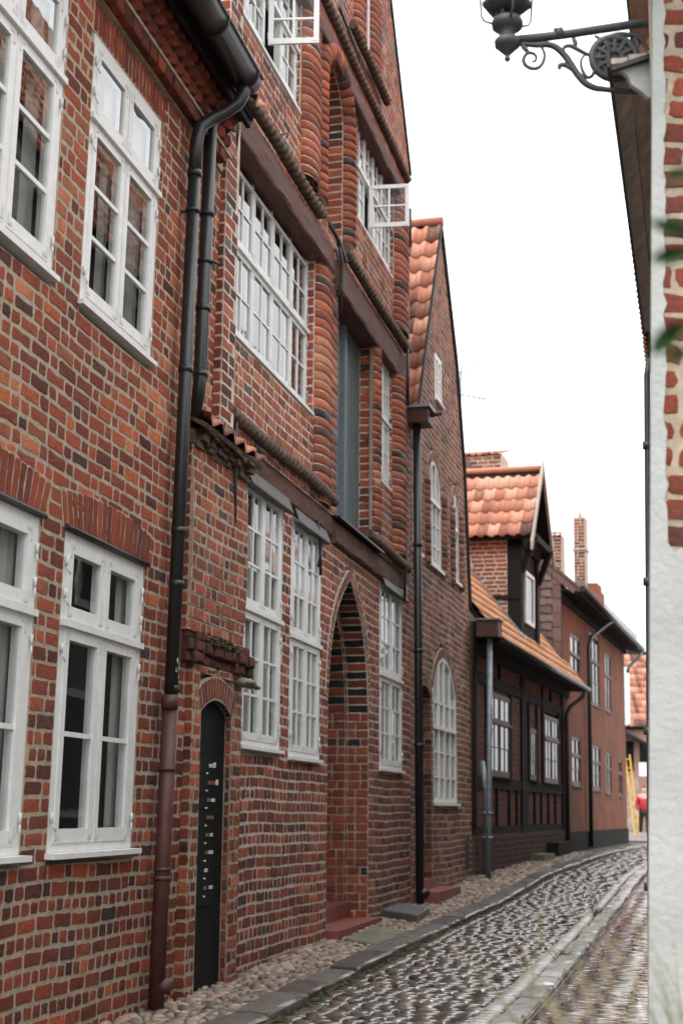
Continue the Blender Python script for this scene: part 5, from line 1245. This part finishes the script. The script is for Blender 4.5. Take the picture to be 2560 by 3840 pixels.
def paving():
    m = MB(False); Y = 8.8
    while Y < 46:
        d, p = street_dir(xl, Y); sc = 1 if Y < 24 else 1.35
        o = V((xl(Y), Y, 0)) + p * .3
        w = 0
        W = (xr(Y) - xl(Y)) * p.x - .3 - .23
        while w < W:
            b = rnd.uniform(.1, .19) * sc; q = o + p * (w + b * .5) + d * rnd.uniform(-.015, .015)
            crown = .05 * (1 - ((w / W) * 2 - 1) ** 2)
            tn = (min(1, max(0, rnd.gauss(.45, .22))), .5, 0)
            dome(m, (q.x, q.y, gz(q.y) - .03 + crown + rnd.uniform(-.008, .008)), p, d, b * .54, .058 * sc * rnd.uniform(.85, 1.08), .03, tn, 3.2)
            w += b * 1.08
        Y += .123 * sc
    tag(m.build('cobbled_road', 'cobble'), kind='structure')
    m = MB(False); Y = 8.8                                                     # pale setts along the right kerb
    while Y < 40:
        d, p = street_dir(xr, Y); q = V((xr(Y), Y, 0)) - p * .12
        dome(m, (q.x, q.y, gz(q.y) - .02), p, d, .085, .062, .035, (rnd.uniform(.2, .8), .5, 0), 4); Y += .135
    tag(m.build('gutter_setts', 'kerblight'), kind='structure')
    def slab_row(name, f, off, hw, mat, L0, L1, z, Y0, Y1, tilt=0):
        m = MB(False); Y = Y0
        while Y < Y1:
            L = rnd.uniform(L0, L1); d, p = street_dir(f, Y + L / 2); c = V((f(Y), Y, gz(Y))) + p * (off + rnd.uniform(-.012, .012)); e = c + d * (L - .018); e.z = gz(e.y)
            dz = rnd.uniform(-.008, .012); t = (rnd.random(), .5, 0); N = V((0, 0, 1))
            n = 5
            prof = [(-hw, -.1), (-hw, z - .012), (-hw + .012, z + tilt), (0, z + .002 + tilt * .5), (hw - .018, z), (hw, z - .018), (hw, -.1)]
            rows = []
            for i in range(n + 1):
                q = c.lerp(e, i / n); k = .012 if i in (0, n) else 0
                rows.append([m.pt(q + p * (x * (1 - k * 2) + rnd.uniform(-.006, .006)) + N * (y + dz - k * (y > 0) + rnd.uniform(-.004, .004))) for x, y in prof])
            for a, b in zip(rows, rows[1:]):
                for j in range(len(prof) - 1): m.fc([a[j], a[j + 1], b[j + 1], b[j]], 0, t)
            m.fc(rows[0], 0, t); m.fc(rows[-1], 0, t)
            Y += L * d.y
        return tag(m.build(name, mat), kind='structure')
    slab_row('kerb', xl, .13, .13, 'kerb', .8, 1.5, .045, 8.6, 46, .006)
    slab_row('kerb', xr, .09, .095, 'kerblight', .5, 1.0, .045, 6, 46)
    m = MB(False); Y = 8.6                                                     # rounded fieldstones along the house fronts
    while Y < 34:
        d, p = street_dir(xl, Y); sc = 1 if Y < 22 else 1.5; W = (xl(Y) - xw(Y)) * p.x; o = V((xl(Y), Y, 0)); w = .045
        while w < W + .05:
            b = rnd.choice((rnd.uniform(.028, .042), rnd.uniform(.042, .07))) * sc; q = o - p * (w + b) + d * rnd.uniform(-.022, .022)
            dome(m, (q.x, q.y, gz(q.y) - .03 + .0 * (w / max(W, .1)) + rnd.uniform(-.008, .008)), p, d, b, b * rnd.uniform(.75, 1.15), .034, (min(1, max(0, rnd.gauss(.52, .24))), .5, 0), 2.2, 8)
            w += b * 2.05
        Y += .088 * sc
    tag(m.build('fieldstone_verge', 'field'), kind='structure')
    m = MB(False); Y = 5.0                                                     # clinker pavement on the right
    while Y < 26:
        d, p = street_dir(xr, Y); w = .2 + (0 if int(Y / .075) % 2 else -.0); o = V((xr(Y), Y, 0)); off = rnd.uniform(0, .11)
        x = .2; first = True
        while x < 1.25:
            b = (.22 - off if first else .22); first = False
            y = gz(Y) + .012 + rnd.uniform(-.003, .003)
            q = [o + p * (x + .004), o + p * (x + b - .004), o + p * (x + b - .004) + d * .068, o + p * (x + .004) + d * .068]
            m.brick([(v.x, v.y, y + (v.x - o.x) * .02) for v in q], (0, 0, 1), .005, (rnd.random(), .5, 0), .0012, .004, 0, .0002); x += b
        Y += .0745
    tag(m.build('brick_pavement', 'paver'), kind='structure')
    strip('pavement_bed', lambda Y: xr(Y) + .16, lambda Y: xr(Y) + 1.6, [4, 8, 12, 16, 20, 26, 34, 46], 'kerb', .004)
paving()
def moss():
    m = MB(False); it = []
    def add(f, off, a, b, n, sp, r0=.012, r1=.03):
        for _ in range(n):
            Y = a + (b - a) * rnd.random() ** 1.4; d, p = street_dir(f, Y); q = V((f(Y), Y, 0)) + p * (off + rnd.gauss(0, sp)); it.append((q.x, q.y, gz(Y) - .008, rnd.uniform(r0, r1)))
    add(xr, -.03, 9, 26, 420, .012); add(xl, .285, 9, 22, 300, .02); add(xr, -.22, 9, 22, 120, .03, .01, .022)
    add(xl, .7, 9, 22, 160, .25, .008, .018); add(xl, -.3, 9, 20, 160, .25, .008, .02)
    blob(m, it, 6); tag(m.build('moss', 'moss'), kind='stuff')
moss()
def c6(x, y): return (800 + x / 1.742, 2540 + y / 1.742)
def slabs():
    def slab(pts, h, name, label, mat):
        P = [gp(*c6(*p)) for p in pts]; m = MB(False); c = sum(P, V((0, 0, 0))) / 4
        lo = [m.pt(p + V((0, 0, -.06))) for p in P]; mid = [m.pt(p + V((0, 0, h - .012))) for p in P]; hi = [m.pt(p + (c - p).normalized() * .015 + V((0, 0, h + .0 + rnd.uniform(-.004, .004)))) for p in P]
        for a, b in ((lo, mid), (mid, hi)):
            for k in range(4): m.fc([a[k], a[(k + 1) % 4], b[(k + 1) % 4], b[k]])
        m.fc(hi); tag(m.build(name, mat), label, 'stone slab')
    slab([(855, 1715), (1040, 1640), (1290, 1660), (1110, 1765)], .012, 'paving_slab', 'flat mossy stone slab in the fieldstones before the arched doorway', 'mossslab')
    slab([(1095, 1560), (1210, 1515), (1410, 1545), (1330, 1605)], .085, 'doorstep_slab', 'dark grey raised stone slab beside the foot of the black downpipe', 'slab')
slabs()
def grass_mesh(mb, base, n, h, spread, r, lean, mat=0):
    for _ in range(n):
        b = V(base) + V((rnd.gauss(0, spread * .25), rnd.gauss(0, spread * .25), 0)); a = rnd.uniform(0, 6.28); L = h * rnd.uniform(.6, 1.1); k = spread * rnd.uniform(.3, 1) 
        dx, dy = math.cos(a) * k + lean[0], math.sin(a) * k + lean[1]
        pts = [b + V((dx * t ** 2, dy * t ** 2, L * (t - .22 * t ** 3))) for t in (0, .25, .5, .75, 1)]
        mb.tube(pts, [r, r * .9, r * .75, r * .5, r * .15], 4, mat, False)
        yield pts
def plants():
    rnd.seed(5)
    o = thing('ornamental_grass', 'tall wispy grass with feathery seed heads, out of focus at the lower right', 'grass clump', loc=(.78, 3.4, 0))
    inv = Matrix.Translation((-.78, -3.4, 0))
    st = MB(False); pl = MB(False)
    for bx, by, n, h, ln in ((.74, 3.4, 40, 1.42, (-.08, 0)), (.92, 3.9, 30, 1.4, (-.1, 0)), (.62, 3.0, 16, 1.4, (-.02, 0))):
        for pts in grass_mesh(st, (bx, by, 0), n, h, .34, .0033, ln):
            a, b = pts[-2], pts[-1]
            for k in range(9):
                q = a.lerp(b, .1 + k / 9 * .9); d = V((rnd.gauss(0, 1), rnd.gauss(0, 1), rnd.uniform(.2, 1.2))).normalized(); pl.tube([q, q + d * rnd.uniform(.012, .035)], [.0016, .0005], 4, 0, False)
    for x in grass_mesh(st, (.78, 3.4, 0), 60, 1.3, .45, .0032, (-.05, 0), 1): pass
    for mb, nme, mt in ((st, 'stems', ['straw', 'blade']), (pl, 'seed_heads', ['straw'])):
        q = mb.build(nme, mt); q.parent = o; q.matrix_parent_inverse = inv
    # leafy branch by the wall
    o = thing('climbing_plant', 'dark green climbing plant with blurred leaves at the right edge', 'climber', loc=(.55, 1.72, 0)); inv = Matrix.Translation((-.55, -1.72, 0))
    lf = MB(False); sm_ = MB(False)
    def leaf(px, py, Y, L, ang, w=.42):
        c = at(px, py, Y); d = V((math.cos(ang), rnd.uniform(-.4, .4), math.sin(ang))).normalized(); s = d.cross(V((rnd.uniform(-.3, .3), 1, rnd.uniform(-.4, .4)))).normalized(); n = d.cross(s)
        ml = [lf.pt(c + d * (L * t) - n * (.12 * L * math.sin(t * 3))) for t in (0, .3, .6, .85, 1)]; wd = (0, .8, 1, .55, 0)
        for sg in (-1, 1):
            ed = [lf.pt(c + d * (L * t) + s * (sg * L * w * .5 * k) + n * (.05 * L)) for t, k in zip((0, .3, .6, .85, 1), wd)]
            for i in range(4): lf.fc([ml[i], ml[i + 1], ed[i + 1], ed[i]], 0, sm=True)
    sm_.tube([V((.55, 1.72, 0)), V((.52, 1.72, .8)), V((.49, 1.71, 1.5)), V((.48, 1.72, 1.9)), V((.475, 1.71, 2.1))], .007, 6)
    for px, py, L, a in ((2596, 880, .06, 2.7), (2600, 940, .055, 3.3), (2580, 1200, .06, 3.75), (2545, 1262, .05, 3.8), (2606, 1310, .04, 3.4), (2606, 640, .04, 3.2)):
        leaf(px, py, 1.7 + rnd.uniform(-.06, .06), L, a); sm_.tube([at(px, py, 1.7), at(2720, py - 30, 1.72)], .0025, 5)
    for mb, nme, mt in ((sm_, 'branch', ['blade']), (lf, 'foliage', ['leaf'])):
        q = mb.build(nme, mt); q.parent = o; q.matrix_parent_inverse = inv
    def weed(px, py, h, label, n=9):
        g = gp(px, py); m = MB(False)
        for _ in range(n):
            a = rnd.uniform(0, 6.28); L = h * rnd.uniform(.6, 1.1); t = V((math.cos(a), math.sin(a), 0)); s = V((-t.y, t.x, 0)); w = h * .16
            P = [g, g + t * L * .25 + V((0, 0, L * .55)), g + t * L * .7 + V((0, 0, L * .75))]
            m.poly([P[0] - s * .003, P[0] + s * .003, P[1] + s * w, P[1] - s * w]); m.poly([P[1] - s * w, P[1] + s * w, P[2]])
        tag(m.build('weed', 'leaf'), label, 'weed')
    weed(*c6(1185, 1500), .16, 'small green weed at the wall foot left of the raised slab')
    for px, py, lb in ((2235, 3440, 'wet grass tuft growing against the road side of the pale kerb'), (2110, 3600, 'smaller grass tuft nearer the camera beside the pale kerb')):
        g = gp(px, py); m = MB(False)
        for _ in grass_mesh(m, g, 46, .17 if px > 2200 else .12, .14, .003, (0, 0)): pass
        tag(m.build('grass_tuft', 'blade'), lb, 'grass')
plants()

# ================================================================== light, sky, camera
w = bpy.data.worlds.new('World'); SC.world = w; w.use_nodes = True; nt = w.node_tree; nt.nodes.clear()
sky = nt.nodes.new('ShaderNodeTexSky'); sky.sky_type = 'NISHITA'; sky.sun_disc = False
EL, AZ = R(52), R(205)
sky.sun_elevation = EL; sky.sun_rotation = AZ; sky.dust_density = 4; sky.air_density = 1
hs = nt.nodes.new('ShaderNodeHueSaturation'); hs.inputs['Saturation'].default_value = .12; hs.inputs['Value'].default_value = 1.0
nt.links.new(sky.outputs[0], hs.inputs['Color'])
tc = nt.nodes.new('ShaderNodeTexCoord'); nz = nt.nodes.new('ShaderNodeTexNoise'); nz.inputs['Scale'].default_value = 2.2; nz.inputs['Detail'].default_value = 6
mp = nt.nodes.new('ShaderNodeMapping'); mp.inputs['Scale'].default_value = (1, 1, 2.5); nt.links.new(tc.outputs['Generated'], mp.inputs[0]); nt.links.new(mp.outputs[0], nz.inputs['Vector'])
rp = ramp(nt, [(.3, (.78, .81, .84)), (.65, (1, 1, 1))]); nt.links.new(nz.outputs[0], rp.inputs[0])
sx = nt.nodes.new('ShaderNodeSeparateXYZ'); nt.links.new(tc.outputs['Generated'], sx.inputs[0]); gr = nt.nodes.new('ShaderNodeMapRange'); gr.inputs['From Min'].default_value = 0; gr.inputs['From Max'].default_value = 1; gr.inputs['To Min'].default_value = 6.2; gr.inputs['To Max'].default_value = 17; nt.links.new(sx.outputs[2], gr.inputs['Value'])
cl = nt.nodes.new('ShaderNodeVectorMath'); cl.operation = 'SCALE'; nt.links.new(gr.outputs[0], cl.inputs['Scale']); nt.links.new(rp.outputs[0], cl.inputs[0])
mx = nt.nodes.new('ShaderNodeMix'); mx.data_type = 'RGBA'; mx.inputs[0].default_value = .88
nt.links.new(hs.outputs[0], mx.inputs[6]); nt.links.new(cl.outputs[0], mx.inputs[7])
bg = nt.nodes.new('ShaderNodeBackground'); bg.inputs['Strength'].default_value = .13
ow = nt.nodes.new('ShaderNodeOutputWorld'); nt.links.new(mx.outputs[2], bg.inputs[0]); nt.links.new(bg.outputs[0], ow.inputs[0])
ld = bpy.data.lights.new('sun', 'SUN'); ld.energy = .9; ld.angle = R(25); ld.color = (1, .97, .93)
lo = bpy.data.objects.new('sun', ld); COL.objects.link(lo)
sd = V((math.sin(AZ) * math.cos(EL), math.cos(AZ) * math.cos(EL), math.sin(EL)))
lo.rotation_euler = (-sd).to_track_quat('-Z', 'Y').to_euler()

cd = bpy.data.cameras.new('camera'); cd.lens = 50; cd.sensor_width = 36; cd.sensor_fit = 'AUTO'; cd.clip_end = 500; cd.clip_start = .05
cd.dof.use_dof = True; cd.dof.focus_distance = 10.6; cd.dof.aperture_fstop = 2.3
co = bpy.data.objects.new('camera', cd); COL.objects.link(co)
mw = Matrix.Identity(4)
for c, ax in enumerate((CR, CU, -_f)):
    for r in range(3): mw[r][c] = ax[r]
for r in range(3): mw[r][3] = EYE[r]
co.matrix_world = mw
SC.camera = co
SC.view_settings.view_transform = 'Standard'; SC.view_settings.look = 'None'; SC.view_settings.gamma = 1; SC.view_settings.exposure = .95
SC.render.engine = 'CYCLES'; SC.cycles.use_denoising = True; SC.cycles.max_bounces = 8; SC.cycles.transparent_max_bounces = 12
SC.cycles.use_adaptive_sampling = True; SC.cycles.adaptive_threshold = .02
